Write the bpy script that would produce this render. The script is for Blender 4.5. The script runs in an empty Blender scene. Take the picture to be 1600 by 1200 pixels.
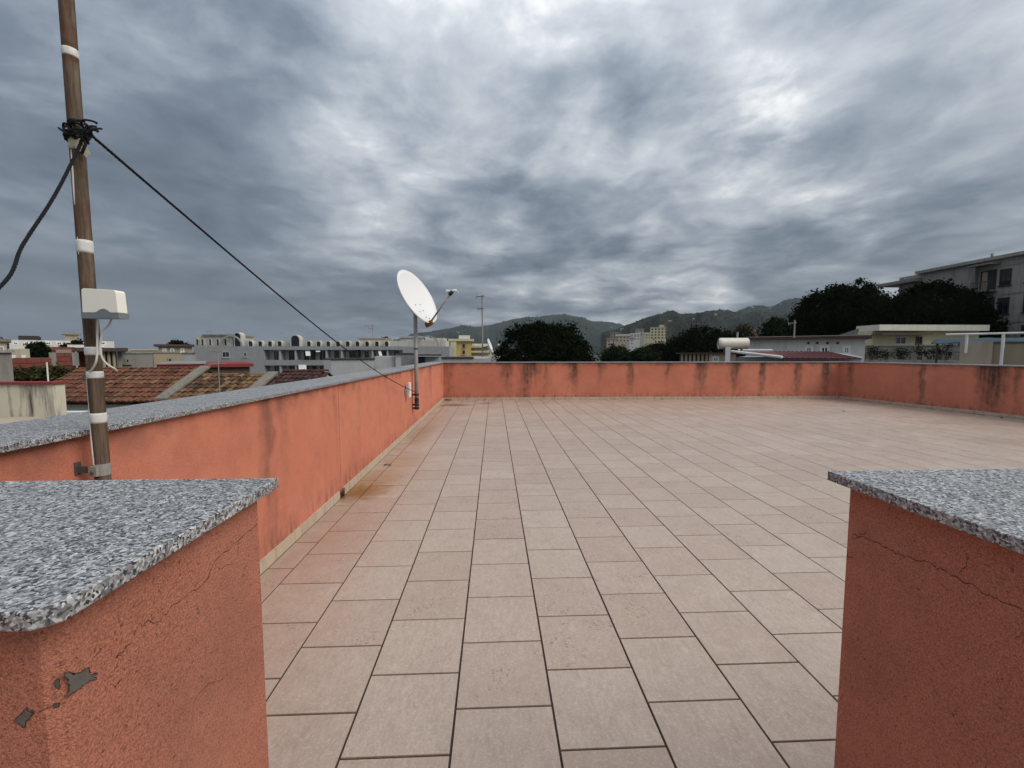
import bpy, bmesh, math, random
import numpy as np
from mathutils import Vector, Matrix
R = math.radians
sc = bpy.context.scene
C = sc.collection

# ------------------------------------------------------------------ camera
F, YAW = 667.0, math.atan(28/667)
PITCH = math.atan(49/667*math.cos(YAW))
CAM = Vector((0, 0, 1.46))
GZ = -7.5                                   # street level below the terrace
cd = bpy.data.cameras.new('camera'); cam = bpy.data.objects.new('camera', cd); C.objects.link(cam)
cd.sensor_width = 36; cd.lens = 36*F/1600; cd.clip_start = 0.05; cd.clip_end = 30000
cam.location = CAM; cam.rotation_euler = (R(90)-PITCH, 0, -YAW)
sc.camera = cam
fw = Vector((math.sin(YAW)*math.cos(PITCH), math.cos(YAW)*math.cos(PITCH), -math.sin(PITCH)))
rt = Vector((math.cos(YAW), -math.sin(YAW), 0)); up = rt.cross(fw)
def ray(px, py): return fw + rt*((px-800)/F) + up*((600-py)/F)
PHI = 0.0                                   # heading of the street grid a house is built on (its root is turned by it)
def aY(px, py, Y):
    d = ray(px, py)
    if PHI: d = Matrix.Rotation(-PHI, 3, 'Z') @ d
    return CAM + d*(Y/d.y)
FLOC = {}
def heading(px0=None, px1=None):
    global PHI
    PHI = 0.0
    if px0 is not None: d = ray((max(px0, 0)+min(px1, 1600))/2, 551); PHI = -math.atan2(d.x, d.y)
def aX(px, py, X): d = ray(px, py); return CAM + d*(X/d.x)
def aZ(px, py, Z): d = ray(px, py); return CAM + d*((Z-CAM.z)/d.z)
def proj(p):
    d = Vector(p)-CAM; w = d.dot(fw)
    return (800+F*d.dot(rt)/w, 600-F*d.dot(up)/w, w)

# ------------------------------------------------------------------ node helpers
class NT:
    def __init__(s, nt): s.nt = nt
    def n(s, t, **k):
        x = s.nt.nodes.new(t)
        for a, b in k.items(): setattr(x, a, b)
        return x
    def l(s, a, b): s.nt.links.new(a, b)
    def put(s, sock, v):
        if isinstance(v, bpy.types.NodeSocket): s.l(v, sock)
        elif v is not None:
            if hasattr(sock.default_value, '__len__') and len(sock.default_value) == 4 and len(v) == 3: v = (*v, 1)
            sock.default_value = v
    def m(s, op, a, b=None, c=None, clamp=False):
        x = s.n('ShaderNodeMath', operation=op, use_clamp=clamp)
        s.put(x.inputs[0], a); s.put(x.inputs[1], b)
        if c is not None: s.put(x.inputs[2], c)
        return x.outputs[0]
    def v(s, op, a, b=None, out=0):
        x = s.n('ShaderNodeVectorMath', operation=op); s.put(x.inputs[0], a)
        if op == 'SCALE': s.put(x.inputs['Scale'], b)
        else: s.put(x.inputs[1], b)
        return x.outputs[out]
    def sep(s, a): x = s.n('ShaderNodeSeparateXYZ'); s.l(a, x.inputs[0]); return x.outputs
    def com(s, a, b, c):
        x = s.n('ShaderNodeCombineXYZ')
        for i, q in enumerate((a, b, c)): s.put(x.inputs[i], q)
        return x.outputs[0]
    def noise(s, vec, scale, detail=4, rough=.5, dist=0, out=0):
        x = s.n('ShaderNodeTexNoise'); s.put(x.inputs['Vector'], vec)
        x.inputs['Scale'].default_value = scale; x.inputs['Detail'].default_value = detail
        x.inputs['Roughness'].default_value = rough; x.inputs['Distortion'].default_value = dist
        return x.outputs[out]
    def vor(s, vec, scale, out='Distance', feature='F1'):
        x = s.n('ShaderNodeTexVoronoi', feature=feature); s.put(x.inputs['Vector'], vec); x.inputs['Scale'].default_value = scale
        return x.outputs[out]
    def ramp(s, fac, stops, interp='LINEAR'):
        x = s.n('ShaderNodeValToRGB'); s.put(x.inputs[0], fac); e = x.color_ramp; e.interpolation = interp
        while len(e.elements) < len(stops): e.elements.new(.5)
        for i, (p, c) in enumerate(stops):
            e.elements[i].position = p
            e.elements[i].color = (c, c, c, 1) if not hasattr(c, '__len__') else (*c, 1)
        return x.outputs[0]
    def mr(s, x, a, b, c=0., d=1.):
        q = s.n('ShaderNodeMapRange'); s.put(q.inputs[0], x)
        for i, w in enumerate((a, b, c, d)): q.inputs[i+1].default_value = w
        return q.outputs[0]
    def mix(s, f, a, b, blend='MIX'):
        x = s.n('ShaderNodeMix', data_type='RGBA', blend_type=blend)
        s.put(x.inputs[0], f); s.put(x.inputs[6], a); s.put(x.inputs[7], b); return x.outputs[2]
    def bump(s, h, strength=.3, dist=.01, normal=None):
        x = s.n('ShaderNodeBump'); s.put(x.inputs['Height'], h); x.inputs['Strength'].default_value = strength
        x.inputs['Distance'].default_value = dist
        if normal is not None: s.l(normal, x.inputs['Normal'])
        return x.outputs[0]

# ------------------------------------------------------------------ world: overcast sky, sun behind cloud at the right
SUN_AZ, SUN_EL = 113, 42                     # degrees, azimuth to the right of the view direction
w = bpy.data.worlds.new('World'); sc.world = w; w.use_nodes = True
t = NT(w.node_tree); w.node_tree.nodes.clear()
sky = t.n('ShaderNodeTexSky', sky_type='NISHITA'); sky.sun_disc = False
sky.sun_elevation = R(SUN_EL); sky.sun_rotation = R(SUN_AZ); sky.air_density = 1.5; sky.dust_density = 3
tc = t.n('ShaderNodeTexCoord'); D = t.v('NORMALIZE', tc.outputs['Generated'])
dx, dy, dz = t.sep(D)
zc = t.m('ADD', t.m('MAXIMUM', dz, 0.), .13)
plane = t.com(t.m('DIVIDE', dx, zc), t.m('MULTIPLY', t.m('DIVIDE', dy, zc), .9), 0.)
warp = t.v('SUBTRACT', t.noise(plane, 1.6, 3, .5, 0, 1), (.5, .5, .5))
pw = t.v('ADD', t.v('ADD', plane, t.v('SCALE', warp, .38)), (3.1, 7.7, 0))
n1 = t.noise(pw, .85, 4, .5)
n2 = t.noise(t.v('ADD', pw, (9.3, 2.2, 4.)), 2.0, 5, .5)
n3 = t.noise(t.v('ADD', pw, (1.3, 5.2, 8.)), 5.0, 6, .6)
base = t.m('ADD', t.m('ADD', t.m('MULTIPLY', n1, .52), t.m('MULTIPLY', n2, .34)), t.m('MULTIPLY', n3, .14))
b = t.mr(base, .34, .66)
def spot(px, py, s, amp):
    q = ray(px, py).normalized()
    dd = t.v('DISTANCE', D, tuple(q), out=1)
    return t.m('MULTIPLY', t.m('EXPONENT', t.m('MULTIPLY', t.m('MULTIPLY', dd, dd), -1/(s*s))), amp)
spots = None
for px, py, s, a in [(870, 85, .16, .07), (1165, 190, .09, .26), (1290, 265, .14, .13), (1345, 320, .08, .18), (1225, 215, .08, .18), (1270, 300, .05, .08), (1590, 230, .16, .15),
                     (520, 230, .14, .14), (270, 50, .13, .14), (60, 130, .1, .14), (820, 330, .07, .14), (1000, 480, .16, .12),
                     (600, 395, .08, .1), 
                     (1440, 190, .19, -.34), (1210, 60, .16, -.06), (690, 110, .16, -.10), (350, 140, .13, -.12), (330, 320, .2, -.10),
                     (640, 470, .14, -.10), (150, 470, .35, -.20), (430, 430, .2, -.08), (1060, 250, .1, -.10), (1500, 330, .16, -.08)]:
    spots = spot(px, py, s, a) if spots is None else t.m('ADD', spots, spot(px, py, s, a))
nD = t.noise(t.v('ADD', t.v('MULTIPLY', D, (1., 1., 1.7)), t.v('SCALE', warp, .12)), 7., 6, .58)
b = t.m('ADD', b, t.m('MULTIPLY', spots, t.mr(t.m('ADD', t.m('MULTIPLY', n2, .5), t.m('MULTIPLY', nD, .5)), .38, .62, .25, 1.5)))
b = t.m('ADD', b, t.m('MULTIPLY', t.m('SUBTRACT', nD, .5), .62))
b = t.m('ADD', t.m('MULTIPLY', t.m('SUBTRACT', b, .46), 1.05), .46)
b = t.m('ADD', b, t.mr(dz, .1, .6, -.03, .11))
lowleft = t.m('MULTIPLY', t.mr(dz, .03, .24, .9, 0.), t.mr(dx, -.15, -.6, 0., 1.))
b = t.m('ADD', t.m('MULTIPLY', b, t.m('SUBTRACT', 1., lowleft)), t.m('MULTIPLY', lowleft, .27))
cloudcol = t.ramp(b, [(0., (.120, .150, .195)), (.28, (.205, .250, .312)), (.52, (.36, .41, .475)), (.78, (.62, .66, .71)), (1., (1.05, 1.06, 1.05))], 'LINEAR')
lift = t.mr(dz, 0., 1., .40, .98)           # overcast sky brightens towards the zenith
cloudcol = t.v('SCALE', cloudcol, lift)
bg1 = t.n('ShaderNodeBackground'); t.l(sky.outputs[0], bg1.inputs[0]); bg1.inputs[1].default_value = .06
bg2 = t.n('ShaderNodeBackground'); t.l(cloudcol, bg2.inputs[0]); bg2.inputs[1].default_value = 1.0
mx = t.n('ShaderNodeMixShader'); mx.inputs[0].default_value = .93
t.l(bg1.outputs[0], mx.inputs[1]); t.l(bg2.outputs[0], mx.inputs[2])
t.l(mx.outputs[0], t.n('ShaderNodeOutputWorld').inputs[0])
ld = bpy.data.lights.new('sun', 'SUN'); ld.energy = 1.5; ld.angle = R(38); ld.color = (1, .93, .83)
sun = bpy.data.objects.new('sun', ld); C.objects.link(sun); sun.location = (20, 10, 30)
sd = Vector((math.sin(R(SUN_AZ))*math.cos(R(SUN_EL)), math.cos(R(SUN_AZ))*math.cos(R(SUN_EL)), math.sin(R(SUN_EL))))
sun.rotation_euler = sd.to_track_quat('Z', 'Y').to_euler()
vs = sc.view_settings; vs.view_transform = 'Standard'; vs.look = 'None'; vs.exposure = 0.68; vs.gamma = 1; vs.use_curve_mapping = False

# ------------------------------------------------------------------ mesh builder
def wloc(o):
    p = Vector((0, 0, 0))
    while o is not None: p = p + FLOC.get(o.name, o.location); o = o.parent
    return p
def turn(o, loc):
    FLOC[o.name] = Vector(loc); o.location = Matrix.Rotation(PHI, 3, 'Z') @ Vector(loc); o.rotation_euler = (0, 0, PHI)
class MB:
    def __init__(s): s.v = []; s.f = []
    def add(s, vs, fs):
        k = len(s.v); s.v += [tuple(v) for v in vs]; s.f += [tuple(i+k for i in f) for f in fs]; return s
    def box(s, x0, x1, y0, y1, z0, z1):
        v = [(x, y, z) for z in (z0, z1) for y in (y0, y1) for x in (x0, x1)]
        return s.add(v, [(0, 2, 3, 1), (4, 5, 7, 6), (0, 1, 5, 4), (2, 6, 7, 3), (0, 4, 6, 2), (1, 3, 7, 5)])
    def prism(s, poly, z0, z1):
        n = len(poly); v = [(*p[:2], z0) for p in poly]+[(*p[:2], z1) for p in poly]
        return s.add(v, [tuple(range(n))[::-1], tuple(range(n, 2*n))]+[(i, (i+1) % n, n+(i+1) % n, n+i) for i in range(n)])
    def slab(s, poly3, n, th):
        """a polygon in 3D thickened by th along n"""
        n = Vector(n); k = len(poly3); P = [Vector(p) for p in poly3]
        v = P+[p+n*th for p in P]
        return s.add(v, [tuple(range(k))[::-1], tuple(range(k, 2*k))]+[(i, (i+1) % k, k+(i+1) % k, k+i) for i in range(k)])
    def obox(s, o, ax, ay, az, a0, a1, b0, b1, c0, c1):
        o, ax, ay, az = map(Vector, (o, ax, ay, az))
        v = [o+ax*a+ay*b_+az*c for c in (c0, c1) for b_ in (b0, b1) for a in (a0, a1)]
        return s.add(v, [(0, 2, 3, 1), (4, 5, 7, 6), (0, 1, 5, 4), (2, 6, 7, 3), (0, 4, 6, 2), (1, 3, 7, 5)])
    def tube(s, pts, r, n=8, cap=True):
        P = [Vector(p) for p in pts]; m = len(P); rr = r if hasattr(r, '__len__') else [r]*m
        T = [(P[min(i+1, m-1)]-P[max(i-1, 0)]).normalized() for i in range(m)]
        a = T[0].orthogonal().normalized(); vs = []
        for i in range(m):
            a = (a-T[i]*a.dot(T[i])).normalized(); b_ = T[i].cross(a)
            vs += [P[i]+(a*math.cos(6.28319*j/n)+b_*math.sin(6.28319*j/n))*rr[i] for j in range(n)]
        fs = [(i*n+j, i*n+(j+1) % n, (i+1)*n+(j+1) % n, (i+1)*n+j) for i in range(m-1) for j in range(n)]
        if cap: fs += [tuple(range(n))[::-1], tuple(range((m-1)*n, m*n))]
        return s.add(vs, fs)
    def ring(s, c, r_in, r_out, z0, z1, n=20):
        c = Vector(c); v = []
        for (r_, z) in ((r_in, z0), (r_out, z0), (r_out, z1), (r_in, z1)):
            v += [c+Vector((r_*math.cos(6.28319*j/n), r_*math.sin(6.28319*j/n), z)) for j in range(n)]
        return s.add(v, [(q*n+j, q*n+(j+1) % n, ((q+1) % 4)*n+(j+1) % n, ((q+1) % 4)*n+j) for q in range(4) for j in range(n)])
    def build(s, name, mat, parent=None, smooth=False, local=False, bevel=0, origin=None):
        me = bpy.data.meshes.new(name)
        o = bpy.data.objects.new(name, me); C.objects.link(o)
        if origin is not None: o.location = origin
        if parent is not None: o.parent = parent
        elif PHI and origin is not None: turn(o, origin)
        off = Vector((0, 0, 0)) if local else wloc(o)
        me.from_pydata([tuple(Vector(v)-off) for v in s.v], [], s.f); me.update()
        bm = bmesh.new(); bm.from_mesh(me); bmesh.ops.recalc_face_normals(bm, faces=bm.faces)
        if bevel: bmesh.ops.bevel(bm, geom=list(bm.edges), offset=bevel, segments=2, affect='EDGES', profile=.5)
        bm.to_mesh(me); bm.free()
        if smooth: me.polygons.foreach_set('use_smooth', [True]*len(me.polygons))
        me.materials.append(MAT[mat] if isinstance(mat, str) else mat)
        return o
def box(name, mat, parent, *a, **k): return MB().box(*a).build(name, mat, parent, **k)
def tag(o, label, cat, group=None, kind=None):
    if label: o['label'] = label
    if cat: o['category'] = cat
    if group: o['group'] = group
    if kind: o['kind'] = kind
    return o
def thing(name, label, cat, loc=(0, 0, 0), group=None):
    o = bpy.data.objects.new(name, None); C.objects.link(o); o.location = loc; o.empty_display_size = .2
    if PHI: turn(o, loc)
    return tag(o, label, cat, group)
def structure(o): o['kind'] = 'structure'; return o
rnd = random.Random(7)

# ------------------------------------------------------------------ materials
MAT = {}
def newmat(name):
    m = bpy.data.materials.new(name); m.use_nodes = True; MAT[name] = m
    q = NT(m.node_tree); bs = m.node_tree.nodes['Principled BSDF']
    q.bs = bs; q.pos = q.n('ShaderNodeNewGeometry').outputs['Position']
    return q
def setp(q, col=None, rough=None, spec=None, metal=None, normal=None):
    for k, v in (('Base Color', col), ('Roughness', rough), ('Specular IOR Level', spec), ('Metallic', metal)):
        if v is not None: q.put(q.bs.inputs[k], v)
    if normal is not None: q.l(normal, q.bs.inputs['Normal'])
def paint(name, col, var=.18, scale=1.2, rough=.8, streak=.25, bump=.15, bscale=40, spec=.3, metal=0, dirt=(.05, .045, .04)):
    q = newmat(name); c = Vector(col)
    a = q.noise(q.pos, scale, 6, .6); x, y, z = q.sep(q.pos)
    sv = q.com(q.m('MULTIPLY', x, 1.7), q.m('MULTIPLY', y, 1.7), q.m('MULTIPLY', z, .18))
    st = q.mr(q.noise(sv, scale*1.6, 5, .6), .48, .78)
    k = q.mix(a, tuple(c*(1-var)), tuple(c*(1+var)))
    k = q.mix(q.m('MULTIPLY', st, streak), k, dirt)
    setp(q, k, rough, spec, metal, q.bump(q.noise(q.pos, bscale, 4), bump, .02)); return q
def plain(name, col, rough=.5, spec=.5, metal=0, var=.12, scale=20, bump=0):
    q = newmat(name); c = Vector(col); a = q.noise(q.pos, scale, 4, .6)
    setp(q, q.mix(a, tuple(c*(1-var)), tuple(c*(1+var))), rough, spec, metal, q.bump(a, bump, .004) if bump else None); return q

STUCCO = (.62, .212, .132)
def stucco(name, axis=None, a0=0, L=1, stains=(), coarse=1., ztop=1.147, amp=1., mottled=.1, base=STUCCO):
    q = newmat(name); x, y, z = q.sep(q.pos)
    big = q.noise(q.pos, 1.1, 5, .6); med = q.noise(q.pos, 9, 5, .65); fine = q.noise(q.pos, 190, 4, .75); pits = q.mr(q.noise(q.pos, 150, 3, .6), .64, .72)
    c = Vector(base)
    col = q.mix(big, tuple(c*(1-mottled*1.6)), tuple(c*(1+mottled)))
    col = q.mix(q.m('MULTIPLY', q.mr(med, .5, .75), .30*coarse), col, (.34, .12, .075))
    # grime speckle sitting in the grain
    col = q.mix(q.m('MULTIPLY', q.mr(fine, .54, .72), .5*coarse), col, (.14, .07, .05))
    col = q.mix(q.m('MULTIPLY', pits, min(.75*coarse, 1.)*.6), col, (.07, .03, .022))
    grain = q.noise(q.pos, 420, 2, .6)
    col = q.mix(q.m('MULTIPLY', q.mr(grain, .5, .68), .55*coarse), col, (.20, .085, .06))
    col = q.mix(q.m('MULTIPLY', q.mr(grain, .5, .32), .30*coarse), col, (.80, .36, .25))
    fadedp = q.mr(q.noise(q.pos, 1.7, 6, .7), .48, .68)
    col = q.mix(q.m('MULTIPLY', fadedp, .30), col, (.66, .30, .21))
    patchy = q.mr(q.noise(q.pos, 2.6, 5, .7), .5, .7)
    col = q.mix(q.m('MULTIPLY', patchy, .28*coarse), col, (.22, .10, .072))
    depth = q.m('SUBTRACT', ztop, z)
    if stains:
        al = q.v('DOT_PRODUCT', q.pos, tuple(axis), out=1)
        wob = q.m('MULTIPLY', q.m('SUBTRACT', q.noise(q.pos, 3.2, 3), .5), .34)
        tt = q.m('DIVIDE', q.m('SUBTRACT', q.m('ADD', al, wob), a0), L)
        st = []
        for (u, wd, it) in sorted(stains):
            u = (u-a0)/L; wd = wd/L
            st += [(u-wd, 0.), (u-wd*.35, it), (u+wd*.35, it), (u+wd, 0.)]
        res = [(0., 0.)]
        for p_, v_ in st:
            res.append((min(max(p_, res[-1][0]+.0008), 1.), v_))
        s1 = None; body = res[1:]
        for k in range(0, len(body), 28):
            s2 = q.ramp(tt, [(0., 0.)]+body[k:k+28]); s1 = s2 if s1 is None else q.m('ADD', s1, s2, clamp=True)
        streak = q.noise(q.com(q.m('MULTIPLY', al, 16.), 0., q.m('MULTIPLY', z, 1.6)), 1.0, 5, .65)
        ln_ = q.mr(q.noise(q.com(q.m('MULTIPLY', al, 1.9), 0., 0.), 1., 2), .36, .62, .35, 1.9)
        fade = q.m('ADD', q.m('SUBTRACT', 1., q.m('DIVIDE', depth, ln_)), q.m('MULTIPLY', q.m('SUBTRACT', med, .45), 1.3), clamp=True)
        mk = q.m('MULTIPLY', q.m('MULTIPLY', s1, q.mr(streak, .3, .6, .45, 1.15)), fade, clamp=True)
        col = q.mix(q.m('MULTIPLY', mk, .92*amp), col, (.055, .042, .036))
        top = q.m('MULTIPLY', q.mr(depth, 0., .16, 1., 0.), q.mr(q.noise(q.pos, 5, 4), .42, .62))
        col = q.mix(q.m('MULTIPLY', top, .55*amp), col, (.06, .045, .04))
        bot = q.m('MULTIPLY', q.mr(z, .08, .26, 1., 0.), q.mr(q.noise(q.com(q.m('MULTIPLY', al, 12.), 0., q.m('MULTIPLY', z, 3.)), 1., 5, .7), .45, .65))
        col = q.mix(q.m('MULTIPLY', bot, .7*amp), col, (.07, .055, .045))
    h = q.m('SUBTRACT', q.m('ADD', q.m('MULTIPLY', fine, 1.6), q.m('MULTIPLY', med, 1.2)), q.m('MULTIPLY', pits, .8))
    setp(q, col, .92, .2, 0, q.bump(h, min(1., .7*coarse+.1), .004)); return q
YA, XA = (0, 1, 0), (1, 0, 0)
sY = lambda px: aX(px, 600, -1.56).y
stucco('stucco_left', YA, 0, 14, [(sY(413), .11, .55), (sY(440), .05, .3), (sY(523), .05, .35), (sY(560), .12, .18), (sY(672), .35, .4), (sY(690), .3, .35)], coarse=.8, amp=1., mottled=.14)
sX = lambda px: aY(px, 590, 13.15).x
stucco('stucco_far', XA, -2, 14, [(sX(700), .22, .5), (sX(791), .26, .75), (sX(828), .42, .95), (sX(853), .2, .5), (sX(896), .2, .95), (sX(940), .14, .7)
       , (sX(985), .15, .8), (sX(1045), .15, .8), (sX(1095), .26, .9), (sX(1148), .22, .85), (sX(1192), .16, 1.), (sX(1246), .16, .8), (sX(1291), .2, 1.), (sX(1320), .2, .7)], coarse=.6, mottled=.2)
RW0, RW1 = Vector((11.02, 13.15, 0)), Vector((11.62, 8.89, 0))
RD = (RW1-RW0).normalized()                 # along the right wall, towards the camera
def sR(px):
    d = ray(px, 600); n = Vector((-RD.y, RD.x, 0)); k = (RW0-CAM).dot(n)/d.dot(n); return (CAM+d*k-RW0).dot(RD)
rw_off = RW0.dot(RD)
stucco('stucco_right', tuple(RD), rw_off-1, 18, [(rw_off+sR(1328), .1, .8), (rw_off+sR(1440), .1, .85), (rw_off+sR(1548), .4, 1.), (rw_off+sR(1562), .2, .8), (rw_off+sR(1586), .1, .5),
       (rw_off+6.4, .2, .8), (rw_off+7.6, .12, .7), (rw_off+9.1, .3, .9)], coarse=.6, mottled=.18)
stucco('stucco_pier', coarse=1.2, mottled=.16, base=(.54, .205, .134))  # coarser brownish plaster; base darkened to put the wall ends' shade into it

def granite(name, sc_=1.):
    q = newmat(name)
    wv = q.v('ADD', q.pos, q.v('SCALE', q.v('SUBTRACT', q.noise(q.pos, 90, 3, .6, 0, 1), (.5, .5, .5)), .012))
    cell = q.vor(wv, 250*sc_, 'Color'); cx_, cy_, cz_ = q.sep(cell)
    col = q.ramp(cx_, [(0, (.022, .023, .026)), (.19, (.032, .034, .038)), (.28, (.14, .145, .155)), (.55, (.24, .245, .255)), (.75, (.37, .375, .38)), (1, (.60, .60, .59))], 'LINEAR')
    cell2 = q.vor(wv, 110*sc_, 'Color'); c2 = q.sep(cell2)[0]
    col = q.mix(q.mr(c2, .6, 1., 0., .55), col, (.09, .095, .105), 'MIX')
    g = q.noise(q.pos, 3, 5, .6)
    col = q.mix(q.mr(g, .45, .75, 0., .3), col, (.14, .14, .14))
    setp(q, col, q.mr(g, .3, .7, .40, .62), .5, 0, q.bump(cx_, .12, .002)); return q
granite('granite')

def tilemat(name):
    q = newmat(name); x, y, z = q.sep(q.pos)
    ix = q.m('FLOOR', q.m('DIVIDE', q.m('SUBTRACT', x, TX0), TS)); odd = q.m('ABSOLUTE', q.m('MODULO', ix, 2.))
    iy = q.m('FLOOR', q.m('DIVIDE', q.m('SUBTRACT', q.m('SUBTRACT', y, TY0), q.m('MULTIPLY', odd, TS/2)), TS))
    wn = q.n('ShaderNodeTexWhiteNoise', noise_dimensions='3D'); q.l(q.com(ix, iy, 0.), wn.inputs[0]); rv, rc = wn.outputs
    pv = q.v('ADD', q.pos, q.v('SCALE', rc, 9.))
    vein = q.noise(q.v('MULTIPLY', pv, (48., 17., 1.)), 1., 6, .65, .4)
    cloud = q.noise(pv, 7, 5, .6); fine = q.noise(pv, 220, 3, .6)
    col = q.ramp(q.m('ADD', q.m('MULTIPLY', vein, .62), q.m('MULTIPLY', cloud, .38)), [(.25, (.29, .225, .178)), (.43, (.42, .335, .275)), (.58, (.49, .402, .335)), (.78, (.63, .54, .46))])
    col = q.mix(q.m('MULTIPLY', q.m('SUBTRACT', rv, .5), .4), col, (.30, .215, .17)) if False else q.mix(q.m('MULTIPLY', rv, .48), col, (.36, .245, .19))
    col = q.mix(q.mr(fine, .42, .72, 0., .5), col, (.25, .19, .15))
    col = q.mix(q.mr(q.noise(pv, 75, 4, .65), .52, .72, 0., .45), col, (.62, .55, .48))
    # pits in the stone pattern, only on some tiles and patches
    pit = q.m('LESS_THAN', q.vor(pv, 80.), q.mr(q.noise(pv, 60., 2), .36, .66, .05, .52))
    patch = q.mr(q.noise(pv, 5.5, 3, .6), .5, .62)
    pit = q.m('MULTIPLY', q.m('MULTIPLY', pit, patch), q.m('GREATER_THAN', rv, .55))
    col = q.mix(q.m('MULTIPLY', pit, .6), col, (.13, .095, .075))
    # large scale weathering, rusty run-off by the drain, painted reflection of the wall
    big = q.noise(q.pos, .55, 5, .6)
    col = q.mix(q.mr(big, .42, .75, 0., .30), col, (.30, .225, .18))
    for (px, py, rx, ry, cc, a_) in STAINS_AND_REFLECTION:
        p_ = aZ(px, py, 0); dv = q.v('DIVIDE', q.v('SUBTRACT', q.pos, tuple(p_)), (rx, ry, 1.))
        dist = q.m('ADD', q.v('LENGTH', dv, None, out=1), q.m('MULTIPLY', q.m('SUBTRACT', q.noise(q.pos, 9., 5, .65), .5), 1.3))
        col = q.mix(q.m('MULTIPLY', q.mr(dist, .25, 1., 1., 0.), a_), col, cc)
    dirtL = q.m('MULTIPLY', q.mr(x, -1.54, -1.0, 1., 0.), q.mr(q.noise(q.pos, 3.5, 4, .6), .4, .62))
    col = q.mix(q.m('MULTIPLY', dirtL, .32), col, (.30, .18, .11))
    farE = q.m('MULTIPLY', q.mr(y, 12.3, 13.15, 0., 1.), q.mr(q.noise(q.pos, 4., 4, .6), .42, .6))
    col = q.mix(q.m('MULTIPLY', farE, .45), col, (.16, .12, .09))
    h = q.m('ADD', q.m('MULTIPLY', vein, .6), q.m('SUBTRACT', q.m('MULTIPLY', fine, .3), q.m('MULTIPLY', pit, 1.2)))
    setp(q, col, q.mr(cloud, .3, .7, .30, .44), .45, 0, q.bump(h, .14, .002)); return q
TS, TX0 = .4, -.163
TY0 = aZ(785, 1105, 0).y
STAINS_AND_REFLECTION = [(556, 768, .40, .40, (.20, .085, .012), 1.), (585, 752, .45, .55, (.30, .17, .05), .5), (630, 722, .3, .6, (.33, .21, .10), .4), (662, 675, .25, 1.3, (.24, .16, .08), .5),
          (712, 633, .55, .35, (.06, .05, .04), .75), (760, 630, .3, .25, (.07, .06, .05), .6), (537, 775, .10, .12, (.12, .05, .012), .9),
          (500, 850, .35, .8, (.38, .22, .16), .4), (1560, 690, .8, .6, (.24, .19, .14), .3), (1480, 660, 1., .5, (.26, .21, .17), .3)]  # pinkish entry: damp tint with the left wall's reflection painted in
tilemat('floor_tile')
q = paint('skirting', (.50, .40, .30), .2, 5, .5, .45, .1, 60); paint('grout', (.055, .038, .028), .3, 12, .95, 0)
plain('rope', (.012, .012, .014), .8, .2, var=.4, scale=90, bump=.4)
q = newmat('pole'); x, y, z = q.sep(q.pos)
lo = q.noise(q.com(q.m('MULTIPLY', x, 60.), q.m('MULTIPLY', y, 60.), q.m('MULTIPLY', z, 5.)), 1., 6, .7)
col = q.ramp(lo, [(.25, (.03, .022, .015)), (.45, (.085, .060, .040)), (.58, (.135, .10, .07)), (.75, (.20, .165, .125))])
rust = q.mr(q.noise(q.pos, 6, 5, .65), .45, .6); hi = q.mr(z, 1.5, 2.3)
col = q.mix(q.m('MULTIPLY', rust, q.m('ADD', q.m('MULTIPLY', hi, .6), .2)), col, (.085, .028, .016))
setp(q, col, .78, .25, 0, q.bump(lo, .5, .004))
plain('tape', (.60, .60, .57), .5, .5, var=.3, scale=45, bump=.6); plain('old_tape', (.55, .50, .37), .6, .4, var=.25, scale=30, bump=.4)
plain('cable', (.62, .60, .55), .5); plain('white_plastic', (.80, .79, .70), .4, var=.05, scale=9); plain('grey_plastic', (.16, .19, .20), .5)
plain('black', (.012, .012, .013), .6); plain('galvanised', (.29, .28, .26), .6, .5, .1, .35, 14, .2)
plain('dish_white', (.74, .75, .75), .38, var=.035, scale=5); plain('rusty_steel', (.17, .075, .03), .8, .2, 0, .6, 25, .3)
plain('bracket', (.09, .085, .08), .7, .3, .2, .4, 30); plain('glass', (.012, .015, .02), .12, .6, var=.2, scale=.4)
plain('cement', (.115, .105, .092), .95, .2, var=.3, scale=40, bump=.5); plain('crack', (.035, .02, .016), .95, .1)
for nm, cc, kw in [('wall_white', (.60, .60, .57), {}), ('attic_white', (.47, .46, .42), dict(streak=.4)), ('wall_grey', (.29, .298, .308), dict(streak=.15)), ('wall_lightgrey', (.37, .385, .39), dict(streak=.15)), ('wall_cream', (.56, .51, .33), {}),
                   ('wall_yellow', (.50, .38, .14), {}), ('wall_tan', (.32, .27, .19), {}), ('wall_beige', (.42, .36, .28), {}), ('concrete', (.235, .225, .205), dict(streak=.6)),
                   ('concrete_dark', (.30, .285, .265), dict(streak=.6)), ('brick_red', (.19, .055, .04), dict(scale=6)), ('brick_dark', (.11, .04, .032), {}), ('maroon', (.055, .026, .024), {}),
                   ('stained_wall', (.56, .52, .42), dict(streak=1.6, scale=2.2)), ('red_cap', (.22, .035, .035), {}), ('red_roof', (.11, .028, .026), {}), ('brown_roof', (.075, .05, .042), {}),
                   ('wood', (.11, .085, .06), {}), ('cream_band', (.66, .65, .55), dict(streak=.2)), ('white_trim', (.74, .74, .72), dict(streak=.15)), ('dark_trim', (.03, .03, .033), {}), ('tarp_blue', (.014, .045, .07), {}),
                   ('shutter', (.035, .033, .032), {}), ('shutter_grey', (.2, .2, .2), {}), ('awning', (.66, .66, .63), {}), ('verge', (.20, .185, .155), dict(streak=.7, scale=3)), ('tank', (.66, .63, .54), dict(rough=.35, streak=.3)),
                   ('ground', (.12, .11, .10), dict(scale=.05)), ('asphalt', (.05, .05, .052), dict(scale=.2))]:
    paint(nm, cc, **kw)
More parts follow.
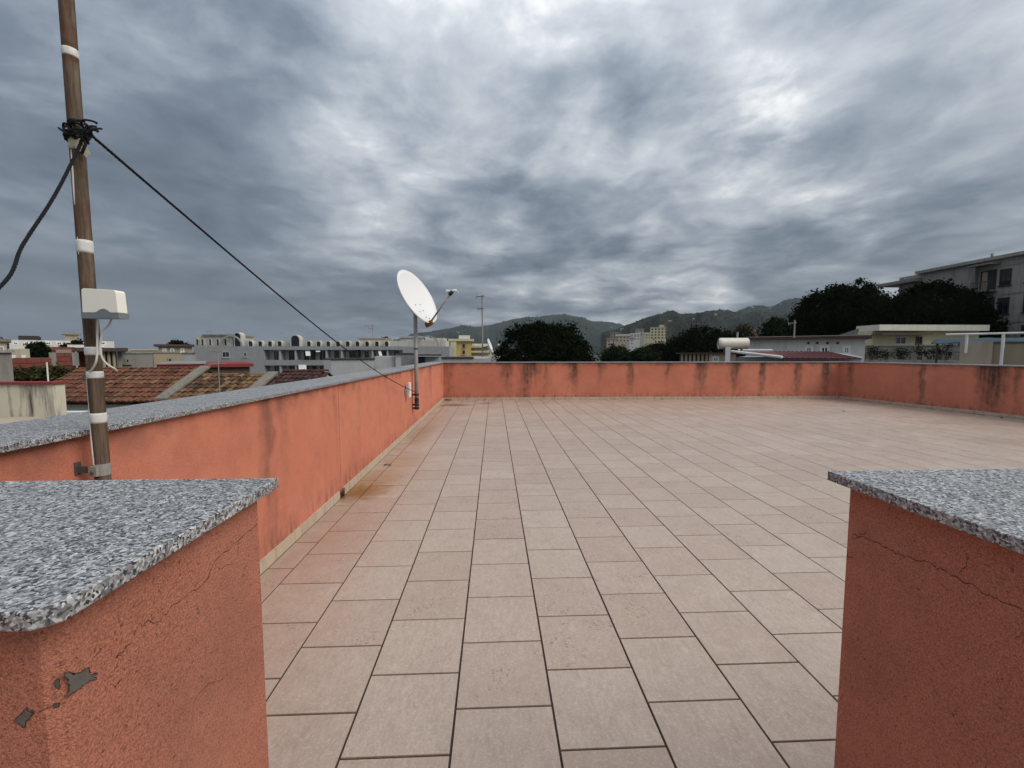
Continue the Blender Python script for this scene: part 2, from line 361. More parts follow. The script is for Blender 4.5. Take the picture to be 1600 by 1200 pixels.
def rooftile(name, stops):
    q = newmat(name); rp = q.n('ShaderNodeNewGeometry').outputs['Random Per Island']
    col = q.ramp(rp, stops); col = q.mix(q.mr(q.noise(q.pos, 8, 5, .65), .5, .72, 0, .6), col, (.045, .035, .025))
    setp(q, col, .9, .2, 0, q.bump(q.noise(q.pos, 50, 3), .3, .01))
rooftile('roof_tile', [(0, (.06, .030, .02)), (.3, (.135, .056, .034)), (.6, (.175, .075, .042)), (.85, (.11, .048, .032)), (1, (.20, .12, .07))])
rooftile('roof_tile_mossy', [(0, (.03, .022, .015)), (.3, (.11, .055, .032)), (.55, (.20, .115, .055)), (.8, (.06, .034, .024)), (1, (.23, .145, .08))])
rooftile('roof_tile_dark', [(0, (.028, .015, .013)), (.5, (.06, .028, .024)), (1, (.075, .042, .034))])
def foliage(name, a, b_, c_):
    q = newmat(name); rp = q.n('ShaderNodeNewGeometry').outputs['Random Per Island']
    f_ = q.m('ADD', q.m('MULTIPLY', rp, .55), q.m('MULTIPLY', q.noise(q.pos, .5, 3), .45))
    setp(q, q.ramp(f_, [(.15, a), (.5, b_), (.85, c_)]), .9, .0)
foliage('leaf_dark', (.0035, .006, .0025), (.008, .012, .0045), (.017, .023, .008))
foliage('leaf_mid', (.008, .014, .006), (.018, .029, .012), (.035, .05, .022))
foliage('leaf_olive', (.020, .022, .010), (.045, .045, .02), (.085, .07, .034))
plain('bark', (.055, .042, .032), .95, .1, var=.4, scale=6)
q = newmat('hill_far'); n_ = q.noise(q.pos, .006, 8, .65); n2_ = q.noise(q.pos, .03, 5, .6)
col = q.ramp(n_, [(.3, (.010, .015, .010)), (.5, (.018, .025, .016)), (.62, (.032, .036, .022)), (.72, (.075, .068, .045))])
setp(q, q.mix(q.mr(n2_, .4, .65, 0, .7), col, (.016, .024, .015)), 1., .05)

# ------------------------------------------------------------------ ground, streets below
structure(MB().box(-6000, 6000, -3000, 9000, GZ-2, GZ).build('ground', 'ground'))
# ------------------------------------------------------------------ terrace
YF, XL, YB = 13.16, -1.56, -3.0
rn = Vector((-RD.y, RD.x, 0))               # outward normal of the right wall
if rn.x < 0: rn = -rn
def rwp(s_, off=0): return RW0+RD*s_+rn*off
SB = (YB-RW0.y)/RD.y
slab = MB().prism([(-1.99, YB), tuple(rwp(SB, .42))[:2], (rwp(0, .42).x, YF+.42), (-1.99, YF+.42)], GZ, -.006).build('terrace_floor', 'grout')
structure(slab)
# floor tiles in half bond: 300 that show largest are parts of their own
def tile_mesh(w, d):
    m_ = MB(); g, ch, zt, zb = .0046, .0009, 0, -.016
    x0, x1, y0, y1 = g, w-g, g, d-g
    v = [(x0, y0, zb), (x1, y0, zb), (x1, y1, zb), (x0, y1, zb), (x0, y0, zt-ch), (x1, y0, zt-ch), (x1, y1, zt-ch), (x0, y1, zt-ch),
         (x0+ch, y0+ch, zt), (x1-ch, y0+ch, zt), (x1-ch, y1-ch, zt), (x0+ch, y1-ch, zt)]
    f = [(0, 1, 5, 4), (1, 2, 6, 5), (2, 3, 7, 6), (3, 0, 4, 7), (4, 5, 9, 8), (5, 6, 10, 9), (6, 7, 11, 10), (7, 4, 8, 11), (8, 9, 10, 11)]
    return v, f
cells = []
for i in range(-4, 36):
    x0 = TX0+i*TS; x1 = x0+TS; x0 = max(x0, -1.54)
    for j in range(-14, 33):
        y0 = TY0+j*TS+(abs(i) % 2)*TS/2; y1 = min(y0+TS, YF-.02); y0 = max(y0, YB+.01)
        if y1-y0 < .03 or x1-x0 < .03: continue
        xr = min(rwp((y-RW0.y)/RD.y).x for y in (y0, y1))-.02
        xe = min(x1, xr)
        if xe-x0 < .04: continue
        px, py, w_ = proj(((x0+xe)/2, (y0+y1)/2, 0))
        vis = w_ > .3 and -40 < px < 1640 and py < 1290 and not (px < 405 and py > 760) and not (px > 1320 and py > 760)
        cells.append((w_ if vis else 1e6+abs(y0), x0, xe, y0, y1))
cells.sort()
tcache = {}; restv = MB()
for k, (w_, x0, x1, y0, y1) in enumerate(cells):
    key = (round(x1-x0, 3), round(y1-y0, 3)); v, f = tile_mesh(*key)
    dzz = rnd.uniform(-.0006, .0006); tx, ty = rnd.uniform(-.0008, .0008), rnd.uniform(-.0008, .0008)
    if k < 300:
        if key not in tcache:
            me = bpy.data.meshes.new('floor_tile'); me.from_pydata(v, [], f); me.materials.append(MAT['floor_tile']); tcache[key] = me
        o = bpy.data.objects.new('floor_tile', tcache[key]); C.objects.link(o); o.parent = slab
        o.location = (x0, y0, dzz); o.rotation_euler = (tx, ty, rnd.uniform(-.0012, .0012))
    else:
        restv.add([(a+x0, b_+y0, c+dzz+tx*b_-ty*a) for a, b_, c in v], f)
tag(restv.build('floor_tiles', 'floor_tile', slab), None, None, kind='stuff')

ZC0, ZC1 = 1.149, 1.172                     # granite coping
def coping_run(parent, o, ax, ay, L0, L1, w0, w1, step, z0=ZC0, z1=ZC1):
    s_ = L0; k = 0
    while s_ < L1-.05:
        e = min(s_+step*(1+.15*math.sin(k*2.3)), L1); e = L1 if L1-e < .3 else e
        MB().obox((o[0], o[1], 0), ax, ay, (0, 0, 1), s_+.0012, e-.0012, w0, w1, z0+rnd.uniform(0, .0015), z1+rnd.uniform(-.0012, .0012)).build('coping_slab', 'granite', parent, bevel=.002)
        s_ = e; k += 1
def skirting_run(parent, o, ax, ay, L0, L1, y0, y1, gap=()):
    s_ = L0
    while s_ < L1-.02:
        e = min(s_+.4, L1)
        MB().obox((o[0], o[1], 0), ax, ay, (0, 0, 1), s_+.0012, e-.0012, y0, y1+rnd.uniform(-.001, .001), -.001, .078+rnd.uniform(-.002, .002)).build('skirting_tile', 'skirting', parent)
        s_ = e
# left wall: plaster in sections with open movement joints
LW = thing('parapet_wall', 'long orange plastered parapet with wide grey granite coping on the left side', 'wall', (-1.78, 5, 0))
jts = [YB, -.2, aX(528, 600, XL).y, aX(680, 600, XL).y, YF+.40]
for k in range(4): MB().box(-1.955, XL, jts[k]+.004, jts[k+1]-.004, -.003, ZC0).build('plaster_panel', 'stucco_left', LW)
MB().box(-1.93, XL-.012, YB+.02, YF+.3, .0, ZC0-.01).build('wall_core', 'crack', LW)
coping_run(LW, (0, 0), (0, 1, 0), (1, 0, 0), YB, YF+.43, -1.995, -1.527, 1.55)
dr = aZ(536, 776, 0).y
skirting_run(LW, (0, 0), (0, 1, 0), (1, 0, 0), YB, dr-.07, XL, -1.541); skirting_run(LW, (0, 0), (0, 1, 0), (1, 0, 0), dr+.07, YF-.02, XL, -1.541)
m_ = MB(); m_.box(XL-.001, -1.543, dr-.068, dr-.05, 0, .07); m_.box(XL-.001, -1.543, dr+.05, dr+.068, 0, .07); m_.box(XL-.001, -1.543, dr-.05, dr+.05, .055, .07)
dro = m_.build('drain_spout', 'rusty_steel', LW); MB().box(XL-.001, -1.556, dr-.05, dr+.05, 0, .055).build('drain_opening', 'black', dro)
# far wall
FW = thing('parapet_wall', 'low orange plastered parapet across the far end with dark vertical drip stains', 'wall', (4.7, YF+.2, 0))
XR = rwp(0).x
MB().box(XL+.001, XR+.2, YF, YF+.39, -.003, ZC0-.001).build('plaster', 'stucco_far', FW)
coping_run(FW, (0, 0), (1, 0, 0), (0, 1, 0), -1.5255, XR+.1, YF-.034, YF+.425, 1.5, ZC0+.0005, ZC1-.001)
skirting_run(FW, (0, 0), (1, 0, 0), (0, -1, 0), -1.54, XR-.02, -YF, -YF+.018)
# right wall
RWt = thing('parapet_wall', 'dark orange parapet on the right side with a wide black drip stain', 'wall', tuple(rwp(6, .2)))
MB().obox(RW0, RD, rn, (0, 0, 1), -.3, SB, 0, .38, -.003, ZC0-.002).build('plaster', 'stucco_right', RWt)
coping_run(RWt, RW0, RD, rn, -.44, SB, -.034, .42, 1.5, ZC0-.0005, ZC1+.002)
skirting_run(RWt, RW0, RD, -rn, .02, SB-.01, 0, .018)

# two wall ends that flank the opening
def ribbon(pts, n, wdt, off=.0006):
    """thin dark crack: pts on a face with outward normal n"""
    n = Vector(n); P = [Vector(p)+n*off for p in pts]; m2 = MB(); vs = []
    for i, p in enumerate(P):
        tdir = (P[min(i+1, len(P)-1)]-P[max(i-1, 0)]).normalized(); sde = n.cross(tdir)
        wv_ = wdt*.75*(.3+.9*rnd.random())*(0.25 if i in (0, len(P)-1) else 1)
        vs += [p-sde*wv_, p+sde*wv_]
    return m2.add(vs, [(2*i, 2*i+1, 2*i+3, 2*i+2) for i in range(len(P)-1)])
def jag(poly, n=5, amp=.004):
    out = []
    for a, b_ in zip(poly[:-1], poly[1:]):
        for k in range(n):
            f_ = k/n; p = Vector(a).lerp(Vector(b_), f_)
            out.append(p+Vector((0 if abs(a[0]-b_[0]) < 1e-6 else rnd.uniform(-amp, amp), 0 if abs(a[1]-b_[1]) < 1e-6 else rnd.uniform(-amp, amp), rnd.uniform(-amp, amp))))
    out.append(Vector(poly[-1]))
    for p in out: p.y = min(p.y, PY1-.004)
    return out
PY0, PY1 = .513, .955
LPX, RPX = -.530, .842
LP = thing('wall_end', 'orange wall end with peeling paint and granite top at the lower left', 'wall', (-1.0, .73, 0))
ch = .018
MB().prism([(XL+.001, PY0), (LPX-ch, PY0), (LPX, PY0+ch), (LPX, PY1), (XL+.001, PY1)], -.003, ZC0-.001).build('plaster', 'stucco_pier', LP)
def coping_poly(parent, poly, z0=ZC0+.0008, z1=ZC1+.0004): MB().prism(poly, z0, z1).build('coping_slab', 'granite', parent, bevel=.002)
coping_poly(LP, [(-1.5255, .476), (-.514, .476), (-.497, .494), (-.497, .988), (-1.5255, .988)])
RP = thing('wall_end', 'dark orange wall end with a long crack and granite top at the lower right', 'wall', (1.6, .73, 0))
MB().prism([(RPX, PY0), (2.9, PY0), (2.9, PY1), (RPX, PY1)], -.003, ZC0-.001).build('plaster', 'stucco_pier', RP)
coping_poly(RP, [(.812, .478), (1.95, .478), (1.95, .99), (.812, .99)]); coping_poly(RP, [(1.953, .478), (2.93, .478), (2.93, .99), (1.953, .99)])
FX = lambda px, py: tuple(aX(px, py, LPX))
FR = lambda px, py: tuple(aX(px, py, RPX))
FY = lambda px, py: tuple(aY(px, py, PY0))
for pts, wd in [([FX(404, 815), FX(372, 845), FX(333, 880), FX(322, 908), FX(300, 925), FX(262, 955), FX(248, 970), FX(215, 975)], .0008),
                ([FX(372, 845), FX(371, 865)], .0007), ([FX(333, 890), FX(365, 880)], .0006),
                ([FX(203, 1002), FX(190, 1020), FX(180, 1028)], .0008), ([FX(160, 1010), FX(148, 1024)], .0008), ([FX(300, 1098), FX(330, 1066), FX(352, 1060)], .0005),
                ([FX(222, 940), FX(205, 950)], .0007), ([FX(176, 1075), FX(190, 1062)], .0008)]:
    ribbon(jag(pts, 7, .0035), (1, 0, 0), wd).build('crack', 'crack', LP)
for pts, wd in [([FR(1330, 835), FR(1360, 842), FR(1400, 864), FR(1450, 880), FR(1490, 900), FR(1540, 926), FR(1600, 956)], .0011), ([FR(1312, 858), FR(1322, 870), FR(1335, 873)], .0012),
                ([FR(1500, 900), FR(1512, 880), FR(1512, 865)], .0007), ([FR(1332, 843), FR(1345, 836), FR(1355, 834)], .0008)]:
    ribbon(jag(pts, 8, .0035), (-1, 0, 0), wd).build('crack', 'crack', RP)
def patch(px_poly, fn, n, nm='bare_patch'):
    P = [Vector(fn(*p)) for p in px_poly]; n = Vector(n); c_ = sum(P, Vector())/len(P); out = []
    for a, b_ in zip(P, P[1:]+P[:1]):
        for k in range(4):
            p = a.lerp(b_, k/4); p += (p-c_)*rnd.uniform(-.36, .04); out.append(p)
    k = len(out); m2 = MB().add([p+n*.0005 for p in out], [tuple(range(k))])
    o_ = m2.build(nm, 'cement', LP)
    ribbon(out+[out[0]], n, .0007, .0011).build('patch_edge', 'crack', o_)
patch([(98, 1045), (112, 1053), (128, 1046), (138, 1040), (146, 1052), (155, 1050), (150, 1062), (132, 1075), (118, 1084), (100, 1092), (97, 1070)], FX, (1, 0, 0))
patch([(83, 1063), (95, 1055), (96, 1078), (88, 1075)], FY, (0, -1, 0)); patch([(82, 1100), (96, 1094), (95, 1104), (84, 1107)], FY, (0, -1, 0))
patch([(18, 1126), (32, 1112), (42, 1102), (50, 1108), (58, 1110), (46, 1124), (40, 1138), (28, 1134)], FY, (0, -1, 0))
ribbon(jag([FY(84, 1103), FY(60, 1112)], 5, .001), (0, -1, 0), .0006).build('crack', 'crack', LP)

# ------------------------------------------------------------------ antenna mast with ropes on the left
PX, PYY = -1.478, None
PYY = aX(152, 640, PX).y
def pp(py, dx_=0, dy_=0):                   # a point of the mast's axis seen at picture height py
    return Vector((PX+dx_, PYY+dy_, aY(140, py, PYY).z))
PM = thing('antenna_mast', 'weathered brown mast with white tape bands tied to the left parapet', 'mast', (PX, PYY, 0))
zs = np.linspace(.55, 3.7, 26)
MB().tube([(PX+.004*math.sin(z_*2.1)-.006*max(0, z_-2.2), PYY, z_) for z_ in zs], [.0238-.0012*(z_-.55) for z_ in zs], 16).build('pole', 'pole', PM, smooth=True)
def band(py0, py1, mat, rr=.034):
    a, b_ = pp(py0), pp(py1); zz = (a.z+b_.z)/2; rr = .0238-.0012*(zz-.55)+.0012
    xo = .004*math.sin(zz*2.1)-.006*max(0, zz-2.2)
    hgt = abs(a.z-b_.z); st = [zz-hgt/2+hgt*k/5 for k in range(6)]
    MB().tube([(PX+xo, PYY, s_) for s_ in st], [rr-.001, rr+.0004, rr, rr+.0008, rr, rr-.0008], 18).build('tape_band', mat, PM, smooth=True)
for a, b_, m2 in [(78, 91, 'tape'), (207, 236, 'old_tape'), (376, 396, 'tape'), (542, 555, 'tape'), (580, 591, 'tape'), (645, 661, 'tape')]: band(a, b_, m2)
# hanging flap of torn tape
a = pp(228, .026, -.016); m2 = MB().slab([a+Vector((-.028, -.012, .01)), a+Vector((.004, 0, .018)), a+Vector((.024, .004, -.032)), a+Vector((.012, .002, -.046)), a+Vector((-.002, -.006, -.028))], (0, -1, 0), .0012)
m2.build('tape_flap', 'old_tape', PM)
# clamp fixing it to the wall
a = pp(733); m2 = MB().ring((PX, PYY, a.z), .0236, .0282, -.022, .022, 20); m2.box(PX-.012, PX+.016, PYY-.040, PYY-.027, a.z-.018, a.z+.018)
cl = m2.build('clamp', 'galvanised', PM); MB().tube([(PX+.002, PYY-.044, a.z-.004), (PX+.002, PYY-.038, a.z-.004)], .006, 6).build('bolt', 'bracket', cl)
m2 = MB().box(-1.5605, PX-.0265, PYY-.012, PYY-.004, a.z-.012, a.z+.012); m2.box(-1.5605, -1.556, PYY-.018, PYY+.006, a.z-.02, a.z+.028)
m2.build('wall_bracket', 'bracket', PM)
MB().tube([(PX, PYY, .42), (PX, PYY, .56)], .0225, 14).build('pole_foot', 'bracket', PM)
m2 = MB().box(-1.5605, PX-.022, PYY-.012, PYY+.012, .46, .485); m2.box(-1.5605, -1.553, PYY-.035, PYY+.035, .42, .53); m2.ring((PX, PYY, .4725), .0215, .0275, -.02, .02); m2.build('wall_bracket', 'bracket', PM)
# cables taped along it
def smooth_path(pts, n=10):
    P = [Vector(p) for p in pts]; P = [P[0]*2-P[1]]+P+[P[-1]*2-P[-2]]; out = []
    for i in range(1, len(P)-2):
        for k in range(n):
            u = k/n; a_, b2, c2, d2 = P[i-1:i+3]
            out.append(.5*((2*b2)+(c2-a_)*u+(2*a_-5*b2+4*c2-d2)*u*u+(3*b2-a_-3*c2+d2)*u**3))
    return out+[P[-2]]
sf = lambda px, py, off=-.028: aY(px, py, PYY+off)
m2 = MB().tube(smooth_path([Vector((PX-.036, PYY-.005, 3.6)), sf(97, 10, -.01), sf(104, 85, -.012), sf(110, 180, -.012), sf(113, 250, -.02), sf(116, 300, -.02), sf(121, 350, -.015), sf(123, 385, -.02), sf(129, 430, -.012), sf(137, 470, -.01)]), .0035, 6)
m2.build('cable', 'cable', PM, smooth=True)
for path in ([sf(152, 498), sf(152, 520), sf(152, 545, -.037), sf(150, 565, -.04), sf(143, 578), sf(136, 582, -.01), sf(136, 590, .0), sf(140, 640, -.015), sf(141, 662, -.015), sf(144, 700, -.02), sf(147, 730, -.02), sf(147, 760, -.015), sf(148, 830, .0)],
             [sf(175, 498, -.03), sf(170, 508, -.036), sf(161, 518, -.037), sf(157, 535, -.037), sf(157, 550, -.037), sf(161, 562, -.03), sf(170, 571, -.02), sf(179, 576, -.005), sf(183, 580, .015)],):
    MB().tube(smooth_path(path), .0033, 6).build('cable', 'cable', PM, smooth=True)
# amplifier housing: a thing of its own strapped to the mast
c0 = aY(135, 498, PYY-.055); c1 = aY(190, 453, PYY-.055); x0, x1, z0, z1 = c0.x, c1.x, c0.z, c1.z
AB = thing('amplifier_box', 'white weatherproof box with grey base strapped to the brown mast', 'box', (x0, PYY-.05, z0))
y0, y1 = PYY-.074, PYY-.030; hh = z1-z0
m2 = MB()
prof = []
nseg = 14
for k in range(nseg+1):
    u = k/nseg; zb = z0+.20*hh+(.13*hh*max(0, math.cos((u-.58)/.2*math.pi/2)) if abs(u-.58) < .2 else 0)
    prof.append((x0+.003+(x1-x0-.006)*u, zb))
topp = [(x1-.007, z1-.01), (x1-.012, z1-.003), (x0+.012, z1+.003), (x0+.005, z1-.001)]
poly = [Vector((a_, y0+.002, b_)) for a_, b_ in prof+topp]
m2.slab(poly, (0, 1, 0), y1-y0-.004); cv = m2.build('cover', 'white_plastic', AB, bevel=.0012)
m2 = MB(); poly = [Vector((x0, y0, z0)), Vector((x1, y0, z0)), Vector((x1, y0, z0+.19*hh))]+[Vector((a_, y0, b_-.001)) for a_, b_ in reversed(prof)]+[Vector((x0, y0, z0+.19*hh))]
m2.slab(poly, (0, 1, 0), y1-y0); m2.build('base', 'grey_plastic', AB)
MB().box(x0+.005, x0+.03, y1+.0005, PYY-.015, z0+.02, z1-.02).build('mount_plate', 'grey_plastic', AB)
# ropes
def twist(path, r, pitch, strands=2, step=.006):
    P = [Vector(p) for p in path]; m2 = MB(); L = 0; seg = []
    for a_, b_ in zip(P[:-1], P[1:]): seg.append((a_-b_).length)
    tot = sum(seg); n = max(20, int(tot/step))
    cum = np.concatenate([[0], np.cumsum(seg)]); ss = np.linspace(0, tot, n)
    Q = [Vector([np.interp(s_, cum, [p[k] for p in P]) for k in range(3)]) for s_ in ss]
    for st in range(strands):
        out = []
        for i, s_ in enumerate(ss):
            T = (Q[min(i+1, n-1)]-Q[max(i-1, 0)]).normalized(); a_ = T.cross(Vector((0, 0, 1))).normalized(); b_ = T.cross(a_)
            ph = 6.283*(s_/pitch+st/strands); out.append(Q[i]+(a_*math.cos(ph)+b_*math.sin(ph))*r*.55)
        m2.tube(out, r*.62, 5)
    return m2
k0 = pp(208)
anchor = Vector((-1.43, .80, ZC1+.03))
path = smooth_path([sf(130, 212, -.045), sf(120, 238, -.055), aY(84, 308, 1.49), aY(36, 382, 1.38), aY(-4, 452, 1.27), Vector((-1.46, 1.05, 1.40)), anchor])
ro = twist(path, .0047, .036, 3, .006).build('guy_rope', 'rope', None, smooth=True)
tag(ro, 'thick black twisted rope running from the mast down to the left edge', 'rope')
dpY = aX(650, 560, -1.475).y
end = aX(650, 613, -1.475)
s0 = sf(136, 206, -.02)
path = [s0.lerp(end, k/40)+Vector((0, 0, -.13*math.sin(math.pi*k/40))) for k in range(41)]
ro = twist(path, .0052, .05, 3, .012).build('guy_rope', 'rope', None, smooth=True)
tag(ro, 'taut black rope stretched from the mast to the satellite dish pole', 'rope')
m2 = MB()
for k in range(6):
    zz = pp(194+rnd.uniform(0, 26)).z; tlt = rnd.uniform(-1.3, 1.3); ph = rnd.uniform(0, 6.28); rr = rnd.uniform(.027, .034)
    m2.tube([(PX-.004+rr*math.cos(q_)*(1+.08*math.sin(3*q_)), PYY+rr*math.sin(q_), zz+tlt*.022*math.sin(q_+ph)+.004*math.sin(5*q_+k)) for q_ in np.linspace(0, 6.3, 26)], .0038, 5)
for k in range(9):
    c_ = sf(rnd.choice((rnd.uniform(112, 122), rnd.uniform(134, 147))), rnd.uniform(190, 214), rnd.uniform(-.05, -.03)); rr = rnd.uniform(.008, .02); a1 = rnd.uniform(0, 3)
    m2.tube([c_+Vector((rr*math.cos(q_), .014*math.sin(q_*2+a1), rr*.8*math.sin(q_+a1))) for q_ in np.linspace(0, 5.2, 14)], .0036, 5)
m2.tube([sf(92, 200, -.03), sf(105, 209, -.04), sf(122, 214, -.045)], .004, 5); m2.tube([sf(128, 212, -.045), sf(134, 225, -.045), sf(128, 240, -.05)], .005, 5)
m2.build('rope_knot', 'rope', PM, smooth=True)
m2 = MB().ring((anchor.x, anchor.y, ZC1+.0005), .008, .022, 0, .03, 12); tag(m2.build('anchor_ring', 'bracket', None, origin=(anchor.x, anchor.y, ZC1)), 'small iron ring holding the thick rope on the left coping', 'ring')

# ------------------------------------------------------------------ satellite dish on its pole
DX = -1.475
pb, pt = aX(650, 641, DX), aX(648, 478, DX)
SD = thing('satellite_dish', 'white satellite dish on a grey steel pole fixed to the left parapet', 'satellite dish', (DX, dpY, 0))
MB().tube([(DX, dpY, pb.z), (DX, dpY, 1.3), (DX, dpY, pt.z)], .037, 16).build('pole', 'galvanised', SD, smooth=True)
for py in (617, 633, 641):
    zz = aX(650, py, DX).z; zz = max(zz, pb.z+.03)
    m2 = MB().ring((DX, dpY, zz), .0365, .046, -.018, .018, 18); m2.box(-1.5605, DX-.037, dpY-.02, dpY+.02, zz-.014, zz+.014); m2.build('clamp', 'black', SD)
for py, hw in ((545, .012), (626, .05)):
    zz = aX(650, py, DX).z; MB().ring((DX, dpY, zz), .0368, .041, -hw, hw, 18).build('tape_band', 'black', SD)
nrm = Vector((.815, -.36, .455)).normalized(); uu = (Vector((0, 0, 1))-nrm*nrm.z).normalized(); vv = uu.cross(nrm)
cen = aY(653.5, 463, dpY-.10); RV, RH = .545, .50
NR, NA = 10, 40
rim = MB(); vs_ = []
def dp(r_, a_, back=0):
    x_, y_ = RH*r_*math.cos(a_), RV*r_*math.sin(a_)
    return cen+vv*x_+uu*y_+nrm*(.085*(r_*r_-1)-back)
for bk in (0, .012):
    vs_.append(dp(0, 0, bk))
    for i in range(1, NR+1): vs_ += [dp(i/NR, 6.28319*j/NA, bk) for j in range(NA)]
half = 1+NR*NA; fs = []
for h_ in (0, half):
    fs += [(h_, h_+1+j, h_+1+(j+1) % NA) for j in range(NA)]
    fs += [(h_+1+(i-1)*NA+j, h_+1+i*NA+j, h_+1+i*NA+(j+1) % NA, h_+1+(i-1)*NA+(j+1) % NA) for i in range(1, NR) for j in range(NA)]
fs += [(1+(NR-1)*NA+j, 1+(NR-1)*NA+(j+1) % NA, half+1+(NR-1)*NA+(j+1) % NA, half+1+(NR-1)*NA+j) for j in range(NA)]
refl = MB().add(vs_, fs).build('reflector', 'dish_white', SD, smooth=True)
MB().tube([dp(1.0, q_, .012) for q_ in np.linspace(0, 6.28319, 49)], .0135, 8, False).build('rim', 'dish_white', refl, smooth=True)
for (a_, b_) in ((.05, -.12), (-.06, -.15), (.04, -.26), (-.05, -.3), (.0, -.42), (.05, -.45)):
    p_ = cen+vv*a_*1.6+uu*b_; r2 = (a_*1.6/RH)**2+(b_/RV)**2; p_ = p_+nrm*(.085*(r2-1))
    MB().tube([p_-nrm*.004, p_+nrm*.006], .011, 8).build('bolt', 'bracket', refl)
back = cen-nrm*.11-uu*.06
topc = Vector((DX, dpY, pt.z))
m2 = MB().obox(back, nrm, vv, uu, -.06, .012, -.10, .10, -.13, .13); m2.tube([back-nrm*.05, topc+Vector((0, 0, -.06))], .03, 8)
m2.build('mount', 'bracket', SD)
m2 = MB().ring((DX, dpY, topc.z-.06), .037, .05, -.05, .05, 16); m2.tube([topc+Vector((-.08, 0, -.03)), topc+Vector((.08, 0, -.03))], .012, 6); m2.tube([topc+Vector((-.08, 0, -.085)), topc+Vector((.08, 0, -.085))], .012, 6); m2.build('clamp', 'black', SD)
bot = cen-uu*(RV-.005)-nrm*.03
m2 = MB().tube([back-uu*.1, bot-nrm*.04], .02, 6); m2.obox(bot, nrm, vv, uu, -.07, .07, -.035, .035, -.055, .02); m2.build('arm_bracket', 'rusty_steel', SD)
lnb = bot+nrm*.67+uu*.255
arm = MB().tube([bot-uu*.02, lnb], .017, 8).build('feed_arm', 'galvanised', SD, smooth=True)
m2 = MB().tube([bot+(lnb-bot)*.02-uu*.018, bot+(lnb-bot)*.45-uu*.012], .0175, 6); m2.build('rust_patch', 'rusty_steel', arm)
ad = (lnb-bot).normalized(); fd = (cen-lnb).normalized()
ln = MB().tube([lnb-ad*.06, lnb+ad*.03], .034, 10).build('feed_holder', 'black', SD, smooth=True)
h1 = lnb+uu*.025
MB().tube([h1-fd*.11, h1-fd*.06, h1+fd*.02, h1+fd*.07, h1+fd*.09], [.02, .024, .022, .034, .034], 12).build('feed_horn', 'dish_white', SD, smooth=True)
MB().tube(smooth_path([h1-fd*.1, h1-fd*.13-uu*.05, lnb-uu*.13+nrm*.02, lnb-ad*.12-uu*.06, lnb-ad*.2-uu*.02]), .006, 6).build('cable', 'cable', SD)
# small panel antenna fixed to the wall
q0, q1 = aX(632, 623, -1.53), aX(640, 596, -1.53); yc = (q0.y+q1.y)/2
PA = thing('panel_antenna', 'small white upright panel antenna on the wall beside the dish pole', 'antenna', (-1.52, yc, q0.z))
MB().box(-1.505, -1.468, yc-.05, yc+.05, q0.z, q1.z).build('housing', 'dish_white', PA, bevel=.008)
MB().box(-1.528, -1.515, yc-.045, yc+.045, q0.z+.06, q1.z-.02).build('back_plate', 'dish_white', PA, bevel=.003)
zz = (q0.z+q1.z)/2-.03
m2 = MB().box(-1.5605, -1.504, yc-.012, yc+.012, zz-.012, zz+.012); m2.box(-1.5605, -1.55, yc-.12, yc+.02, zz-.02, zz+.02); m2.tube([(-1.545, yc-.10, zz-.06), (-1.545, yc-.10, zz+.05)], .01, 8); m2.box(-1.515, -1.504, yc-.01, yc+.01, zz+.05, zz+.07)
m2.build('bracket', 'galvanised', PA)

# bits of leaf litter on the tiles
LL = 'dry leaf fragments'
for k, (px, py, s_, lb) in enumerate([(702, 624, .07, 'dark clump of leaf litter in the far left corner of the terrace'), (690, 634, .035, 'small dark leaf fragment by the far end of the left wall'), (757, 624.5, .03, 'tiny dark scrap at the foot of the far wall under the antenna'),
        (604, 727, .03, 'dark scrap lying on the tiles beside the left wall'), (1425, 634, .035, 'dark scrap at the foot of the right wall, left one'), (1563, 653, .035, 'dark scrap at the foot of the right wall, right one'),
        (1317, 643, .03, 'tiny dark scrap on the tiles left of the right wall'), (1030, 623, .03, 'tiny dark scrap at the middle of the far wall')]):
    p_ = aZ(px, py, .002); m2 = MB()
    if p_.y > YF-.06: p_.y = YF-.06
    for j in range(7 if s_ > .05 else 3):
        o_ = p_+Vector((rnd.gauss(0, s_*.8), rnd.gauss(0, s_*.4), .004)); a_ = rnd.uniform(0, 6.28); n_ = Vector((rnd.uniform(-.5, .5), rnd.uniform(-.5, .5), 1)).normalized()
        e1 = n_.orthogonal().normalized(); e2 = n_.cross(e1)
        m2.slab([o_+(e1*math.cos(a_+t_)*1.3+e2*math.sin(a_+t_))*s_*.7*rnd.uniform(.6, 1)+Vector((0, 0, .006)) for t_ in np.linspace(0, 5.3, 6)], n_, .003)
    m2.v = [(a_, b_, max(c_, .0008)) for a_, b_, c_ in m2.v]
    tag(m2.build('leaf_litter', 'wood', None, origin=(p_.x, p_.y, 0)), lb, 'leaves', LL)
